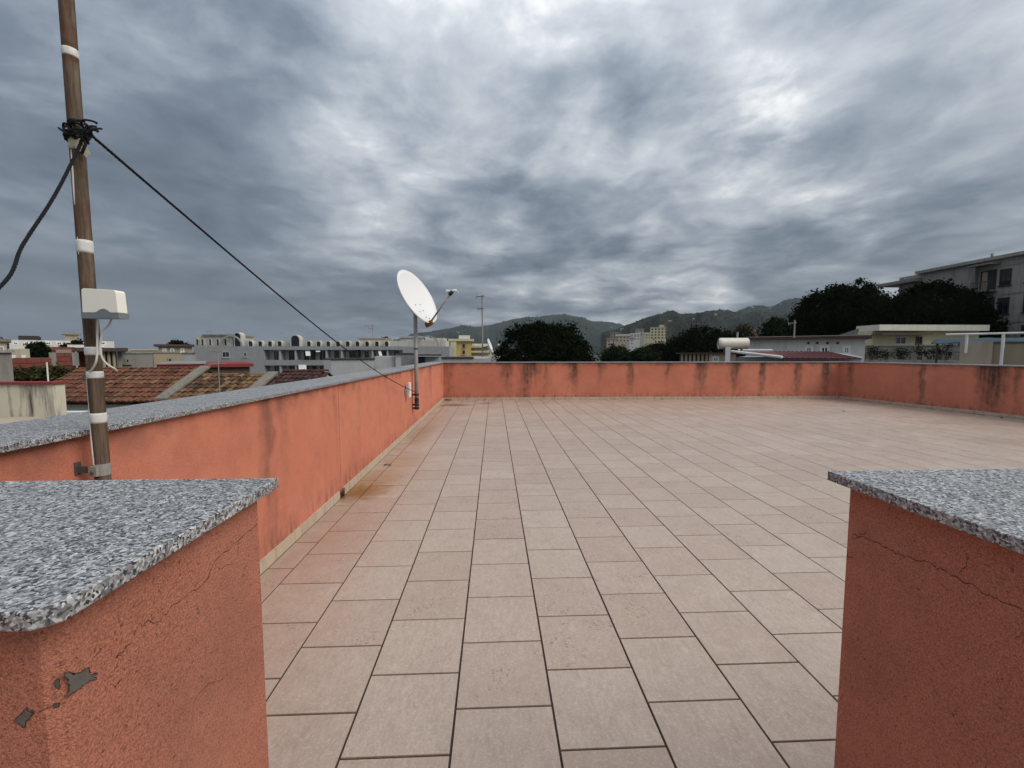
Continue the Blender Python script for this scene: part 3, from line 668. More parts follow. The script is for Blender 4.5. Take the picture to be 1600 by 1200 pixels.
#@@PART2@@
# ------------------------------------------------------------------ building helpers (facades in world coordinates)
Z1 = Vector((0, 0, 1))
def fbox(name, mat, parent, px0, px1, py0, py1, Y, dep, zb=None):
    """a box whose front face covers a stretch of the picture at distance Y; zb: its own base height"""
    a, b_ = aY(px0, py1, Y), aY(px1, py0, Y)
    return MB().box(a.x, b_.x, Y, Y+dep, a.z if zb is None else zb, b_.z).build(name, mat, parent)
def window(parent, o, r_, n, w_, h_, frame='white_trim', pane='glass', fr=.09, sill=True, mull=True, name='window', shutter=None):
    """frame with its pane set back, sill below; o = lower left corner on the wall, r_ = right, n = outward"""
    o, r_, n = map(Vector, (o, r_, n)); m2 = MB()
    m2.obox(o, r_, n, Z1, 0, w_, -.05, .06, h_-fr, h_); m2.obox(o, r_, n, Z1, 0, w_, -.05, .06, 0, fr)
    m2.obox(o, r_, n, Z1, 0, fr, -.05, .06, fr+.001, h_-fr-.001); m2.obox(o, r_, n, Z1, w_-fr, w_, -.05, .06, fr+.001, h_-fr-.001)
    if mull: m2.obox(o, r_, n, Z1, w_/2-.03, w_/2+.03, -.05, .045, fr+.001, h_-fr-.001)
    wn = m2.build(name, frame, parent)
    MB().obox(o, r_, n, Z1, fr+.001, w_-fr-.001, -.04, .012, fr+.001, h_-fr-.001).build('pane', pane, wn)
    if sill: MB().obox(o, r_, n, Z1, -.1, w_+.1, -.04, .16, -.09, -.002).build('sill', frame, wn)
    if shutter:
        for k in range(int(h_*shutter/.12)):
            MB().obox(o, r_, n, Z1, fr+.002, w_-fr-.002, .013, .04, h_-fr-.1-k*.12, h_-fr-.015-k*.12).build('slat', 'shutter', wn)
    return wn
def fwin(parent, px0, px1, py0, py1, Y, **k):
    a, b_ = aY(px0, py1, Y), aY(px1, py0, Y)
    return window(parent, (a.x, Y, a.z), (1, 0, 0), (0, -1, 0), b_.x-a.x, b_.z-a.z, **k)
def house(name, label, px0, px1, py0, Y, dep, mat, cat='building', group=None):
    """flat block standing on the street, its roof line at picture height py0"""
    heading(px0, px1)
    a, b_ = aY(px0, py0, Y), aY(px1, py0, Y)
    h_ = thing(name, label, cat, ((a.x+b_.x)/2, Y+dep/2, GZ), group)
    MB().box(a.x, b_.x, Y, Y+dep, GZ, a.z).build('wall', mat, h_)
    return h_, a.x, b_.x, a.z
def mast(label, px, py0, py1, Y, r_=.022, arms=((.02, .5), (.3, .3)), mat='galvanised', cat='antenna', plate=True, zb=None):
    a, b_ = aY(px, py1, Y), aY(px, py0, Y); zb = a.z if zb is None else zb
    o = thing('tv_antenna', label, cat, (b_.x, Y, zb), 'rooftop television antennas')
    MB().tube([(b_.x, Y, zb), (b_.x, Y, b_.z)], r_, 8).build('mast', mat, o)
    H = b_.z-a.z
    for f_, L in arms:
        z_ = b_.z-f_*H; m2 = MB().tube([(b_.x-L*.75, Y, z_-.05*L), (b_.x+L*.25, Y, z_+.03)], r_*.7, 6)
        for k in range(6):
            xx = b_.x-L*.75+L*k/5.5; zz = z_-.05*L+.08*L*k/5.5; m2.tube([(xx, Y-.16-.02*k, zz), (xx, Y+.16+.02*k, zz)], r_*.45, 5)
        if plate: m2.box(b_.x-L*.78, b_.x-L*.72, Y-.14, Y+.14, z_-.05*L-.12, z_-.05*L+.12)
        m2.build('aerial', mat, o)
    return o

# ------------------------------------------------------------------ left neighbours
# stained parapet with a red cap
a, b_ = aY(82, 597, 9.2), aY(82, 651, 9.2)
o = thing('neighbour_wall', 'stained cream roof wall with dark red cap at the left edge', 'wall', (a.x-4, 9.3, GZ))
MB().box(a.x-8, a.x, 9.2, 9.45, GZ, a.z-.05).build('wall', 'stained_wall', o)
MB().box(a.x-8.05, a.x+.03, 9.16, 9.49, a.z-.05, a.z).build('cap', 'red_cap', o)
a = aY(140, 642, 10.2)
o = thing('low_roof', 'pale flat roof ledge below the stained wall', 'building', (a.x-6, 8.5, GZ))
zl = aY(60, 652, 9.1).z-.06; MB().box(a.x-12, aY(140, 660, 7.2).x, 7.2, 9.19, GZ, zl).build('wall', 'wall_beige', o)
MB().box(a.x-12, aY(140, 660, 7.2).x+.06, 7.12, 9.195, zl, zl+.06).build('ledge', 'wall_beige', o)
# tiled houses
def tiles(x0, x1, ye, yr, ze, zr, m2, wv=.21, row=.34):
    nx = int((x1-x0)/wv); dv = Vector((0, yr-ye, zr-ze)); L = dv.length; dv.normalize(); nn = Vector((0, -dv.z, dv.y)); ny = int(L/row)
    for j in range(ny+1):
        for i in range(nx):
            c_ = Vector((x0+(i+.5)*wv, ye, ze))+dv*(j*row-.03)+Vector((rnd.gauss(0, .012), 0, 0)); rr = wv*.5; jz = rnd.uniform(-.006, .014); le = min(row*1.25, L-j*row+.05)
            if le < .08: continue
            sk = rnd.gauss(0, .012); vs2 = []
            for e, (rad, lift_) in enumerate(((rr*1.0, .055), (rr*.86, .02))):
                for q_ in range(5):
                    an = math.pi*q_/4; vs2.append(c_+dv*(le*e)+Vector((-rad*math.cos(an)+sk*e, 0, 0))+nn*(rad*.75*math.sin(an)+lift_+jz-.02))
            m2.add(vs2, [(q_, q_+1, q_+6, q_+5) for q_ in range(4)]+[(0, 1, 2, 3, 4)])
def tiled_house(label, x0, x1, ye, yr, ze, zr, mat, wall='wall_beige', verge=True):
    o = thing('tiled_house', label, 'house', ((x0+x1)/2, (ye+yr)/2, GZ)); yb = 2*yr-ye
    m2 = MB().add([(x0+.05, ye+.25, GZ), (x1-.05, ye+.25, GZ), (x1-.05, yb-.25, GZ), (x0+.05, yb-.25, GZ), (x0+.05, ye+.25, ze-.1), (x1-.05, ye+.25, ze-.1), (x1-.05, yb-.25, ze-.1), (x0+.05, yb-.25, ze-.1), (x0+.05, yr, zr-.16), (x1-.05, yr, zr-.16)],
                  [(0, 1, 5, 4), (2, 3, 7, 6), (1, 2, 6, 9, 5), (3, 0, 4, 8, 7), (4, 5, 9, 8), (6, 7, 8, 9), (0, 3, 2, 1)])
    m2.build('wall', wall, o)
    m2 = MB().slab([(x0, ye, ze-.08), (x1, ye, ze-.08), (x1, yr, zr-.08), (x0, yr, zr-.08)], (0, 0, 1), .04); m2.slab([(x0, yr, zr-.08), (x1, yr, zr-.08), (x1, yb, ze-.08), (x0, yb, ze-.08)], (0, 0, 1), .04)
    rf = m2.build('roof', 'roof_tile_dark', o)
    m2 = MB(); tiles(x0+.02, x1-.02, ye-.03, yr, ze, zr, m2); tag(m2.build('roof_tiles', mat, rf), None, None, kind='stuff')
    m2 = MB()
    for k in range(int((x1-x0)/.36)):
        xx = x0+k*.36; m2.add([(xx+e*.40, yr+.10*math.cos(math.pi*q_/4), zr+.0+.075*math.sin(math.pi*q_/4)+.012*(1-e)) for e in (0, 1) for q_ in range(5)], [(q_, q_+1, q_+6, q_+5) for q_ in range(4)])
    tag(m2.build('ridge_tiles', mat, rf), None, None, kind='stuff')
    if verge: MB().slab([(x1-.38, ye-.02, ze+.06), (x1+.04, ye-.02, ze+.06), (x1+.04, yr+.02, zr+.06), (x1-.38, yr+.02, zr+.06)], (0, 0, 1), .085).build('verge', 'verge', rf)
    return o
zr1, ze1 = aY(220, 577, 18.5).z, aY(180, 629, 16).z
xa, xb = aY(122, 576, 18.5).x, aY(327, 577, 18.5).x
tiled_house('low house with an orange barrel tile roof and cement verge', xa, xb, 16, 18.5, ze1, zr1, 'roof_tile', 'wall_white')
zr2 = aY(380, 586, 18).z; xc_ = aY(433, 585, 18).x
tiled_house('small house with a mottled yellow and brown tile roof beside the orange one', xb+.1, xc_, 14.6, 18, zr2-1.36, zr2, 'roof_tile_mossy')
zr3 = aY(470, 580, 18.3).z; xd_ = aY(514, 580, 18.3).x
tiled_house('small house with a dark maroon tile roof behind the left coping', xc_+.12, xd_, 15, 18.3, zr3-1.3, zr3, 'roof_tile_dark', verge=False)
m2 = MB().box(xa+.4, aY(143, 641, 15.3).x, 15.1, 15.5, GZ, aY(100, 643, 15.3).z); o = m2.build('yard_wall', 'wall_white', None, origin=(xa+2, 15.3, GZ)); tag(o, 'low white yard wall below the orange tile roof', 'wall')
mast('thin pale pole with crossbars standing before the mottled tile roof', 340, 546, 613, 13.5, .014, ((.04, .35), (.34, .45)), 'galvanised', zb=-1.2, plate=False)
# the antenna above stands on a low wall
MB_ = MB().box(aY(340, 600, 13.5).x-.6, aY(340, 600, 13.5).x+.6, 13.3, 13.7, GZ, -1.2); tag(MB_.build('chimney_wall', 'wall_beige', None, origin=(aY(340, 600, 13.5).x, 13.5, GZ)), 'plain beige wall carrying the thin pale pole', 'wall')
mast('short thin pole beside the stained wall with red cap', 73, 566, 600, 14.0, .02, (), 'white_trim', zb=-1.5)
# low brown house with red roof edge behind the tiled roofs
hs, x0, x1, zt = house('low_house', 'low brown house with a dark red roof edge behind the tile roofs', 255, 390, 575, 24, 6, 'wood'); 
MB().box(x0-.2, x1+.15, 23.8, 30.2, zt, zt+.15).build('roof_edge', 'red_cap', hs); MB().box(x0-.25, aY(322, 570, 24).x, 23.75, 30.3, zt+.152, zt+.19).build('flashing', 'concrete', hs)
# far left cluster
hs, x0, x1, zt = house('long_building', 'long white building with dark flat roof on the far left', 14, 178, 531, 130, 16, 'wall_white'); MB().box(x0+4, x1-14, 131, 144, zt, zt+.9).build('roof', 'dark_trim', hs)
for k in range(9): fwin(hs, 20+k*17, 29+k*17, 534, 539, 130, fr=.2, sill=False)
MB().box(x0+2, x1-20, 129.2, 129.98, zt-3.2, zt-2.9).build('cornice', 'white_trim', hs)
hs, x0, x1, zt = house('roof_kiosk', 'small beige roof room beside the long white building', 101, 122, 522.5, 134, 5, 'wall_tan'); MB().box(x0-.5, x1+.5, 133.5, 139.5, zt, zt+.4).build('roof', 'concrete', hs)
hs, x0, x1, zt = house('white_house', 'white house half hidden behind the mast foot', 105, 178, 538.5, 95, 9, 'wall_white')
for k in range(4): fwin(hs, 110+k*16, 117+k*16, 541, 548, 95, fr=.15)
hs, x0, x1, zt = house('beige_house', 'beige house cut by the left picture edge', -60, 10, 533, 62, 8, 'wall_beige'); fwin(hs, -3, 6, 541, 549, 62, frame='wall_white'); MB().box(x0-.3, x1+.3, 61.7, 70.3, zt, zt+.25).build('roof', 'verge', hs)
hs, x0, x1, zt = house('grey_house', 'grey rendered house end at the left picture edge', -80, 18, 551, 27, 5, 'concrete'); MB().box(x0-.1, x1+.1, 26.9, 32.1, zt, zt+.1).build('coping', 'concrete_dark', hs)
hs, x0, x1, zt = house('pale_house', 'pale house with small dark windows above the red sheds', 12, 46, 545, 55, 6, 'wall_beige')
for a_ in (18, 34): fwin(hs, a_, a_+6, 555, 563, 55)
def brickwall(name, label, px0, px1, py0, py1, Y, dep, frame=True):
    hs, x0, x1, zt = house(name, label, px0, px1, py0, Y, dep, 'brick_dark'); zb = aY(px0, py1, Y).z
    bw, bh = .5, .25; nb = 0; m2 = MB()
    nrow = int((zt-zb)/bh)
    for r_ in range(nrow):
        off = (r_ % 2)*bw/2; k = 0; xx = x0-off
        while xx < x1:
            p0, p1 = max(xx+.01, x0), min(xx+bw-.01, x1)
            if p1-p0 > .06: m2.box(p0, p1, Y-.03-rnd.uniform(0, .012), Y+.01, zt-(r_+1)*bh+.012, zt-r_*bh-.012)
            xx += bw
    tag(m2.build('brickwork', 'brick_red', hs), None, None, kind='stuff')
    if frame:
        m2 = MB().box(x0-.12, x0+.16, Y-.06, Y+.1, zb, zt+.01); m2.box(x1-.16, x1+.12, Y-.06, Y+.1, zb, zt+.01); m2.box(x0+.161, x1-.161, Y-.055, Y+.1, zt-.02, zt+.18); m2.build('concrete_frame', 'concrete', hs)
    return hs
brickwall('brick_shed', 'red brick block in a concrete frame left of the mast', 81, 118, 551, 572, 36, 4)
brickwall('brick_shed', 'taller dark red brick block just behind the framed one', 80, 117, 542, 552, 42, 4, False)
brickwall('brick_shed', 'narrow red brick pillar block touching the mast', 119, 136, 545, 572, 38, 3, False)
brickwall('brick_shed', 'long low red brick shed at the far left above the shrub', 18, 80, 560, 585, 33, 4, False)
hs, x0, x1, zt = house('timber_shed', 'open timber shed with overhanging brown roof right of the mast', 158, 182, 549, 38, 4, 'wood')
MB().box(x0-1.2, aY(199, 549, 38).x, 36.6, 42.4, zt, zt+.22).build('roof', 'brown_roof', hs)
for a_ in (162, 170, 178): MB().tube([(aY(a_, 560, 37).x, 37, GZ), (aY(a_, 560, 37).x, 37, zt)], .08, 8).build('post', 'wall_tan', hs)
MB().box(aY(186, 549, 37.5).x-.1, aY(186, 549, 37.5).x+.1, 37.4, 37.6, GZ, zt).build('post', 'concrete', hs)
hs, x0, x1, zt = house('unfinished_house', 'unfinished grey concrete house with pale patched wall', 189, 282, 552, 42, 6, 'concrete')
MB().box(aY(240, 560, 42).x, x1+.02, 41.96, 42.3, GZ, zt+.02).build('wall_section', 'wall_tan', hs); MB().box(x0, x1, 41.9, 48.1, zt+.021, zt+.14).build('coping', 'concrete', hs)
fwin(hs, 196, 203, 560, 568, 42, frame='concrete', mull=False); fwin(hs, 262, 269, 559, 567, 41.96, frame='concrete', mull=False)
hs, x0, x1, zt = house('grey_annex', 'narrow dark grey annex between concrete house and balcony block', 283, 306, 552, 48, 6, 'wall_grey'); MB().box(x0, x1, 47.9, 54, zt, zt+.1).build('coping', 'concrete', hs)
hs, x0, x1, zt = house('brown_house', 'brown house with flat roof on the skyline left of the balcony block', 247, 300, 541, 82, 8, 'wall_tan'); MB().box(x0-.5, x1+.3, 81.5, 90.5, zt, zt+.3).build('roof', 'brown_roof', hs)
for a_ in (254, 266, 282): fwin(hs, a_, a_+6, 544, 551, 82, fr=.15)
hs, x0, x1, zt = house('white_block', 'small white block low on the skyline', 205, 246, 547.5, 120, 8, 'wall_white'); MB().box(x0-.3, x1+.3, 119.7, 128.3, zt, zt+.3).build('roof', 'wall_beige', hs); fwin(hs, 212, 218, 549, 553, 120, fr=.2)

heading()
# ------------------------------------------------------------------ long grey balcony block with white arched attic
YB_ = 94
a = aY(302, 541, YB_); e = aY(702, 541, YB_); zt = a.z
BB = thing('apartment_block', 'long grey apartment block with balconies and white arched attic', 'building', ((a.x+e.x)/2, YB_+7, GZ))
xl0, xl1 = aY(412, 541, YB_).x, aY(629, 541, YB_).x
MB().box(a.x, xl0, YB_, YB_+13, GZ, zt).build('wall', 'wall_grey', BB); MB().box(xl1, e.x, YB_, YB_+13, GZ, zt).build('wall', 'wall_grey', BB)
MB().box(xl0+.002, xl1-.002, YB_+2.2, YB_+13, GZ, zt-.01).build('balcony_wall', 'wall_white', BB)
st = 3.1
for k in range(3):
    zt_k = zt-k*st
    bn = MB().box(xl0+.003, xl1-.003, YB_-.06, YB_+2.19, zt_k-1.0 if k else zt_k-.75, zt_k-.75 if k else zt_k-.002).build('floor_slab', 'wall_grey', BB)
    if k: MB().box(xl0+.003, xl1-.003, YB_-.05, YB_+.07, zt_k-.749, zt_k+.15).build('balustrade', 'wall_grey', BB)
for k in range(1, 9):
    xx = xl0+(xl1-xl0)*k/9; MB().box(xx-.15, xx+.15, YB_+.1, YB_+2.18, GZ, zt-.76).build('partition', 'wall_lightgrey' if k % 3 else 'dark_trim', BB)
for lv in (0, 1):
    for k in range(9):
        xx = xl0+(xl1-xl0)*(k+.28)/9
        window(BB, (xx, YB_+2.2, zt-lv*st-3.05), (1, 0, 0), (0, -1, 0), 1.5 if k % 2 else 1.1, 2.1, sill=False, name='balcony_door', frame='shutter_grey' if k % 3 else 'white_trim')
for px0, px1, py0, py1 in ((476, 488, 548, 556), (590, 599, 548, 556), (465, 482, 567, 578), (492, 503, 548, 550)):
    p0, p1 = aY(px0, py0, YB_), aY(px1, py1, YB_)
    MB().slab([(p0.x, YB_+.3, p0.z), (p1.x-.6, YB_+.3, p0.z), (p1.x, YB_-.9, p1.z), (p0.x+.6, YB_-.9, p1.z)], (0, 0, 1), .05).build('awning', 'awning', BB)
for px0, px1, py0, py1 in ((347, 359, 549, 559), (380, 386, 550, 558), (652, 663, 553, 566), (672, 684, 553, 566)): fwin(BB, px0, px1, py0, py1, YB_, fr=.18, frame='wall_lightgrey')
at = MB().box(a.x+2, e.x-1, YB_+2, YB_+12, zt, aY(500, 532, YB_+2).z).build('attic', 'attic_white', BB)
def arch(parent, xc, y0, y1, zb, w_, h_, mat='attic_white', pane='glass', th=.18, name='dormer'):
    """barrel roofed dormer: half round hood over a dark opening"""
    m2 = MB(); n = 10; ro, ri = w_/2, w_/2-th; zs_ = zb+h_-ro
    P = [(-ro, zb)]+[(-ro*math.cos(math.pi*q_/n), zs_+ro*math.sin(math.pi*q_/n)) for q_ in range(n+1)]+[(ro, zb)]
    Q = [(-ri, zb)]+[(-ri*math.cos(math.pi*q_/n), zs_+ri*math.sin(math.pi*q_/n)) for q_ in range(n+1)]+[(ri, zb)]
    k = len(P); V = [(xc+p[0], yy, p[1]) for yy in (y0, y1) for L_ in (P, Q) for p in L_]
    f_ = []
    for i in range(k-1):
        f_ += [(i, i+1, k+i+1, k+i), (2*k+i, 3*k+i, 3*k+i+1, 2*k+i+1), (i, 2*k+i, 2*k+i+1, i+1), (k+i, k+i+1, 3*k+i+1, 3*k+i)]
    f_ += [(0, k, 3*k, 2*k), (k-1, 3*k-1, 4*k-1, 2*k-1)]
    o = m2.add(V, f_).build(name, mat, parent)
    if pane: MB().slab([(xc+p[0]*.99, y0+.12, p[1]-.005) for p in Q], (0, 1, 0), .05).build('pane', pane, o)
    return o
za = aY(500, 541, YB_).z
for k in range(15):
    px = 391+k*15.2
    if 448 < px < 474: continue
    arch(at, aY(px, 535, YB_+1.2).x, YB_+1.2, YB_+2.2, za, 1.15, 1.25)
arch(at, aY(461, 535, YB_+.8).x, YB_+.8, YB_+2.4, za, 2.1, 2.5); arch(at, aY(371, 535, YB_+.8).x, YB_+.8, YB_+2.4, za, 1.6, 3.0)
for px in (362, 669): arch(at, aY(px, 541, YB_+.3).x, YB_+.05, YB_+.35, zt+.002, 4.8, 2.4, 'wall_grey', None, .3, 'hoop')
MB().box(aY(305, 541, YB_+1).x, aY(364, 541, YB_+1).x, YB_+1, YB_+9, zt+.003, aY(340, 524.5, YB_+1).z).build('roof_room', 'attic_white', at)
MB().box(aY(318, 541, YB_+1).x, aY(368, 541, YB_+1).x, YB_+.6, YB_+9.3, aY(340, 524.4, YB_+1).z, aY(340, 522.6, YB_+1).z).build('roof_slab', 'concrete', at)
for px in (308, 316, 328, 340, 352): arch(at, aY(px, 535, YB_+.8).x, YB_+.8, YB_+1.01, za+.3, .8, 1.4, name='attic_window')
MB().box(aY(562, 541, YB_+3).x, aY(601, 541, YB_+3).x, YB_+3, YB_+9, zt+.003, aY(560, 530, YB_+3).z).build('roof_room', 'wall_cream', at); MB().box(aY(560, 541, YB_+3).x, aY(603, 541, YB_+3).x, YB_+2.8, YB_+9.2, aY(560, 529.9, YB_+3).z, aY(560, 528, YB_+3).z).build('roof_slab', 'wall_tan', at)
MB().box(aY(626, 541, YB_+3).x, aY(662, 541, YB_+3).x, YB_+3, YB_+9, zt+.003, aY(640, 528, YB_+3).z).build('roof_room', 'attic_white', at); MB().box(aY(624, 541, YB_+3).x, aY(664, 541, YB_+3).x, YB_+2.7, YB_+9.2, aY(640, 527.9, YB_+3).z, aY(640, 525, YB_+3).z).build('roof_slab', 'wall_lightgrey', at)
for px in (636, 648): fwin(at, px, px+5, 531, 538, YB_+3, fr=.15, sill=False)
MB().box(aY(664, 541, YB_+4).x, aY(694, 541, YB_+4).x, YB_+4, YB_+10, zt+.003, aY(680, 528, YB_+4).z).build('roof_room', 'attic_white', at)
za2 = aY(500, 532, YB_+4).z
for px, py, lb in ((582, 508, 'thin rooftop antenna above the right part of the balcony block'), (330, 517, 'short rooftop antenna above the left end of the balcony block'), (441, 519, 'faint short antenna above the small dormers'), (483, 520, 'faint short antenna right of the tall dormer'), (527, 523, 'lowest antenna on the middle of the white attic')):
    mast(lb, px, py, 532, YB_+6, .07, ((.03, 2.2), (.22, 1.2)) if px == 582 else ((.05, 1.3),), 'galvanised', zb=(aY(340, 522.7, YB_+1).z if px == 330 else za2 if px != 582 else aY(560, 528, YB_+3).z))
# near grey boxes right of the maroon roof
hs, x0, x1, zt = house('stair_block', 'plain pale grey stair block beyond the left coping', 507, 585, 562, 40, 5, 'wall_lightgrey'); MB().box(x0-.08, x1+.06, 39.9, 45.1, zt, zt+.09).build('coping', 'dark_trim', hs)
MB().box(x0-.06, x0+.5, 39.93, 40.01, GZ, zt-.002).build('corner_strip', 'wall_grey', hs)
hs, x0, x1, zt = house('roof_terrace', 'grey roof terrace wall with a slatted shutter behind the dish pole', 585.5, 690, 557, 46, 6, 'wall_lightgrey')
MB().box(aY(618, 553, 45.7).x, aY(652, 553, 45.7).x, 45.7, 49, GZ, aY(630, 553, 45.7).z).build('stair_house', 'wall_lightgrey', hs); MB().box(aY(617, 553, 45.6).x, aY(653, 553, 45.6).x, 45.5, 49.2, aY(630, 553, 45.7).z, aY(630, 551.6, 45.7).z).build('roof_slab', 'dark_trim', hs)
p0, p1 = aY(629, 574, 45.7), aY(650, 557, 45.7)
sh = MB().box(p0.x-.08, p1.x+.08, 45.66, 45.72, p0.z, p1.z+.08).build('shutter', 'wall_grey', hs)
for k in range(9): xx = p0.x+(p1.x-p0.x)*k/9; MB().box(xx, xx+.09, 45.62, 45.659, p0.z, p1.z).build('slat', 'shutter_grey', sh)
MB().box(aY(653, 556, 46).x+.03, aY(688, 556, 46).x, 44.5, 46.5, aY(660, 555.9, 46).z, aY(660, 553.5, 46).z).build('canopy', 'dark_trim', hs)
MB().box(aY(654, 556, 45.9).x, aY(664, 556, 45.9).x, 45.9, 46.01, aY(660, 574, 46).z, aY(660, 557, 46).z).build('doorway', 'shutter', hs)
# yellow house
hs, x0, x1, zt = house('yellow_house', 'yellow house with flat pale roof behind the far corner', 704, 736, 533, 105, 8, 'wall_yellow'); MB().box(x0-.5, x1+.7, 104.4, 113.5, zt, zt+.55).build('roof', 'wall_cream', hs); MB().box(x0+2, x1-.2, 107, 112, zt+.551, zt+1.5).build('roof_room', 'wall_white', hs)
MB().box(x0-.02, x0+1.4, 104.5, 104.98, GZ, zt-.01).build('corner_wall', 'wall_cream', hs)
for zk in (541, 551): fwin(hs, 722, 727, zk-4, zk+3, 105, fr=.12, frame='wall_tan', mull=False)
hs, x0, x1, zt = house('balcony_house', 'pale house with stacked balconies right of the yellow house', 737, 768, 537, 112, 8, 'wall_white')
for zk in (538, 546, 554): MB().box(x0-.2, x1, 110.4, 111.98, aY(740, zk+5, 110).z, aY(740, zk+2, 110).z).build('balcony', 'wall_cream', hs); fwin(hs, 741, 747, zk-2+2, zk+2, 112, fr=.15, sill=False)
# neighbour roof just behind the far left corner with antenna and small dish
hs, x0, x1, zt = house('flat_roof', 'low white roof parapet with black edge behind the far left corner', 690, 768, 560, 22, 5, 'wall_lightgrey')
m2 = MB().box(x0-.05, x1-.9, 21.94, 27.1, zt, zt+.05); m2.build('edge', 'dark_trim', hs)
mast('tall television antenna mast behind the far left corner of the terrace', 753.5, 461, 560, 22.6, .038, ((.02, .42), (.21, .3)), zb=zt+.05)
p_ = aY(764, 541, 22.5); o = thing('small_dish', 'small tilted white dish on the television mast behind the far wall', 'satellite dish', (p_.x, 22.5, p_.z), 'rooftop television antennas')
nn = Vector((.92, -.2, .33)).normalized(); e1 = nn.orthogonal().normalized(); e2 = nn.cross(e1)
m2 = MB(); vs2 = []; 
for bk in (0, .03):
    for i in range(5): vs2 += [p_+(e1*math.cos(6.28319*j/20)+e2*math.sin(6.28319*j/20))*(.02+.37*i/4)+nn*(.1*(i/4)**2-bk) for j in range(20)]
fs = [(h_+i*20+j, h_+(i+1)*20+j, h_+(i+1)*20+(j+1) % 20, h_+i*20+(j+1) % 20) for h_ in (0, 100) for i in range(4) for j in range(20)]+[(80+j, 180+j, 180+(j+1) % 20, 80+(j+1) % 20) for j in range(20)]
m2.add(vs2, fs).build('reflector', 'dish_white', o, smooth=True)
MB().tube([p_-nn*.02, (aY(753.5, 541, 22.6).x, 22.6, p_.z-.1)], .03, 6).build('bracket', 'bracket', o); MB().tube([p_-Vector((0, 0, .32)), p_+nn*.55-Vector((0, 0, .12))], .015, 6).build('feed_arm', 'bracket', o); MB().tube([p_+nn*.5-Vector((0, 0, .12)), p_+nn*.6-Vector((0, 0, .1))], .035, 8).build('feed_horn', 'dish_white', o)

# ------------------------------------------------------------------ right neighbours
# long white house with brown roof
hs, x0, x1, zt = house('long_house', 'long white house with brown roof edge behind the red metal roof', 1166, 1352, 532, 38, 5, 'wall_white')
MB().box(x0-.3, x1+.3, 37.5, 43.3, zt, zt+.17).build('roof', 'brown_roof', hs)
MB().slab([(x0-.3, 37.5, zt+.172), (x1+.3, 37.5, zt+.172), (x1+.3, 43.3, zt+.4), (x0-.3, 43.3, zt+.4)], (0, 0, 1), .05).build('roof_sheet', 'brown_roof', hs)
for px0, px1 in ((1257, 1271), (1280, 1297), (1316, 1330)): fwin(hs, px0, px1, 540, 554, 38, fr=.16)
for px in (1263, 1277, 1293, 1309): p_ = aY(px, 536, 38); MB().tube([(p_.x, 37.95, p_.z), (p_.x, 38.05, p_.z)], .09, 10).build('vent', 'brown_roof', hs)
# near white roof with solar water tank and red metal roof
hs, x0, x1, zt = house('workshop', 'pale workshop with a low red metal roof and white edge', 1148, 1345, 558, 26, 6, 'wall_lightgrey')
pa, pb2, pc, pd = aY(1143, 549, 26), aY(1222, 558, 24.4), aY(1347, 559, 24.6), aY(1300, 551, 29.5)
rf = MB().slab([pa+Vector((0, 0, -.08)), pb2+Vector((0, 0, -.08)), pc+Vector((0, 0, -.08)), pd, aY(1205, 550, 29.5)], (0, 0, 1), .05).build('roof', 'red_roof', hs)
for k in range(1, 14):
    f_ = k/14; a_ = pb2.lerp(pc, f_); b2 = aY(1205, 550, 29.5).lerp(pd, f_); MB().tube([a_+Vector((0, 0, -.02)), b2+Vector((0, 0, .06))], .03, 5).build('roof_seam', 'red_roof', rf)
m2 = MB().tube([pa, pb2], .075, 6); m2.build('edge_trim', 'white_trim', rf); MB().tube([aY(1153, 547, 30), aY(1207, 547, 30)], .06, 6).build('edge_trim', 'white_trim', rf); MB().tube([pd, pc], .05, 6).build('edge_trim', 'white_trim', rf)
heading(1120, 1170); p0 = aY(1137, 542, 25.5); o = tag(MB().box(p0.x-.1, p0.x+.14, 25.4, 25.7, GZ, p0.z).build('roof_post', 'white_trim', None, origin=(p0.x, 25.5, GZ)), 'upright white post below the solar water tank', 'post')
p0, p1 = aY(1124, 537, 26.6), aY(1168, 537, 26.6)
o = thing('water_tank', 'cream cylindrical solar water tank lying on a roof frame', 'water tank', ((p0.x+p1.x)/2, 26.6, p0.z-.4))
rr = .31; yo = .35
MB().tube([(p0.x+.0, 26.6-yo, p0.z), (p0.x+.02, 26.6-yo, p0.z), (p1.x-.02, 26.6+yo, p0.z), (p1.x, 26.6+yo, p0.z)], [rr*.93, rr, rr, rr*.93], 28).build('tank_body', 'tank', o, smooth=False)
MB().tube([(p0.x-.012, 26.6-yo, p0.z), (p0.x+.0, 26.6-yo, p0.z)], rr*.86, 28).build('end_cap', 'wall_lightgrey', o)
for f_ in (.2, .8): xx = p0.x+(p1.x-p0.x)*f_; yy = 26.6-yo+2*yo*f_; MB().box(xx-.05, xx+.05, yy-.3, yy+.3, p0.z-.5, p0.z-.30).build('cradle', 'bracket', o)
MB().tube([(p1.x-.5, 26.6+yo*.5, p0.z+rr-.02), (p1.x-.5, 26.6+yo*.5, p0.z+rr+.32)], .05, 8).build('valve', 'galvanised', o)
hs, x0, x1, zt = house('tank_house', 'brown roof house carrying the solar water tank', 1062, 1150, 553, 26.1, 5, 'wood')
MB().box(x0-.2, x1+.3, 25.85, 31.3, zt, p0.z-.5).build('roof', 'brown_roof', hs); MB().box(aY(1108, 560, 26).x, x1, 25.99, 26.1, GZ, zt-.01).build('front_wall', 'wall_beige', hs); fwin(hs, 1113, 1124, 557, 566, 25.98, frame='wall_white')
for k in range(7): xx = aY(1064+k*6.4, 560, 26).x; MB().box(xx, xx+.11, 25.98, 26.099, GZ, zt-.012).build('board', 'wall_tan', hs)
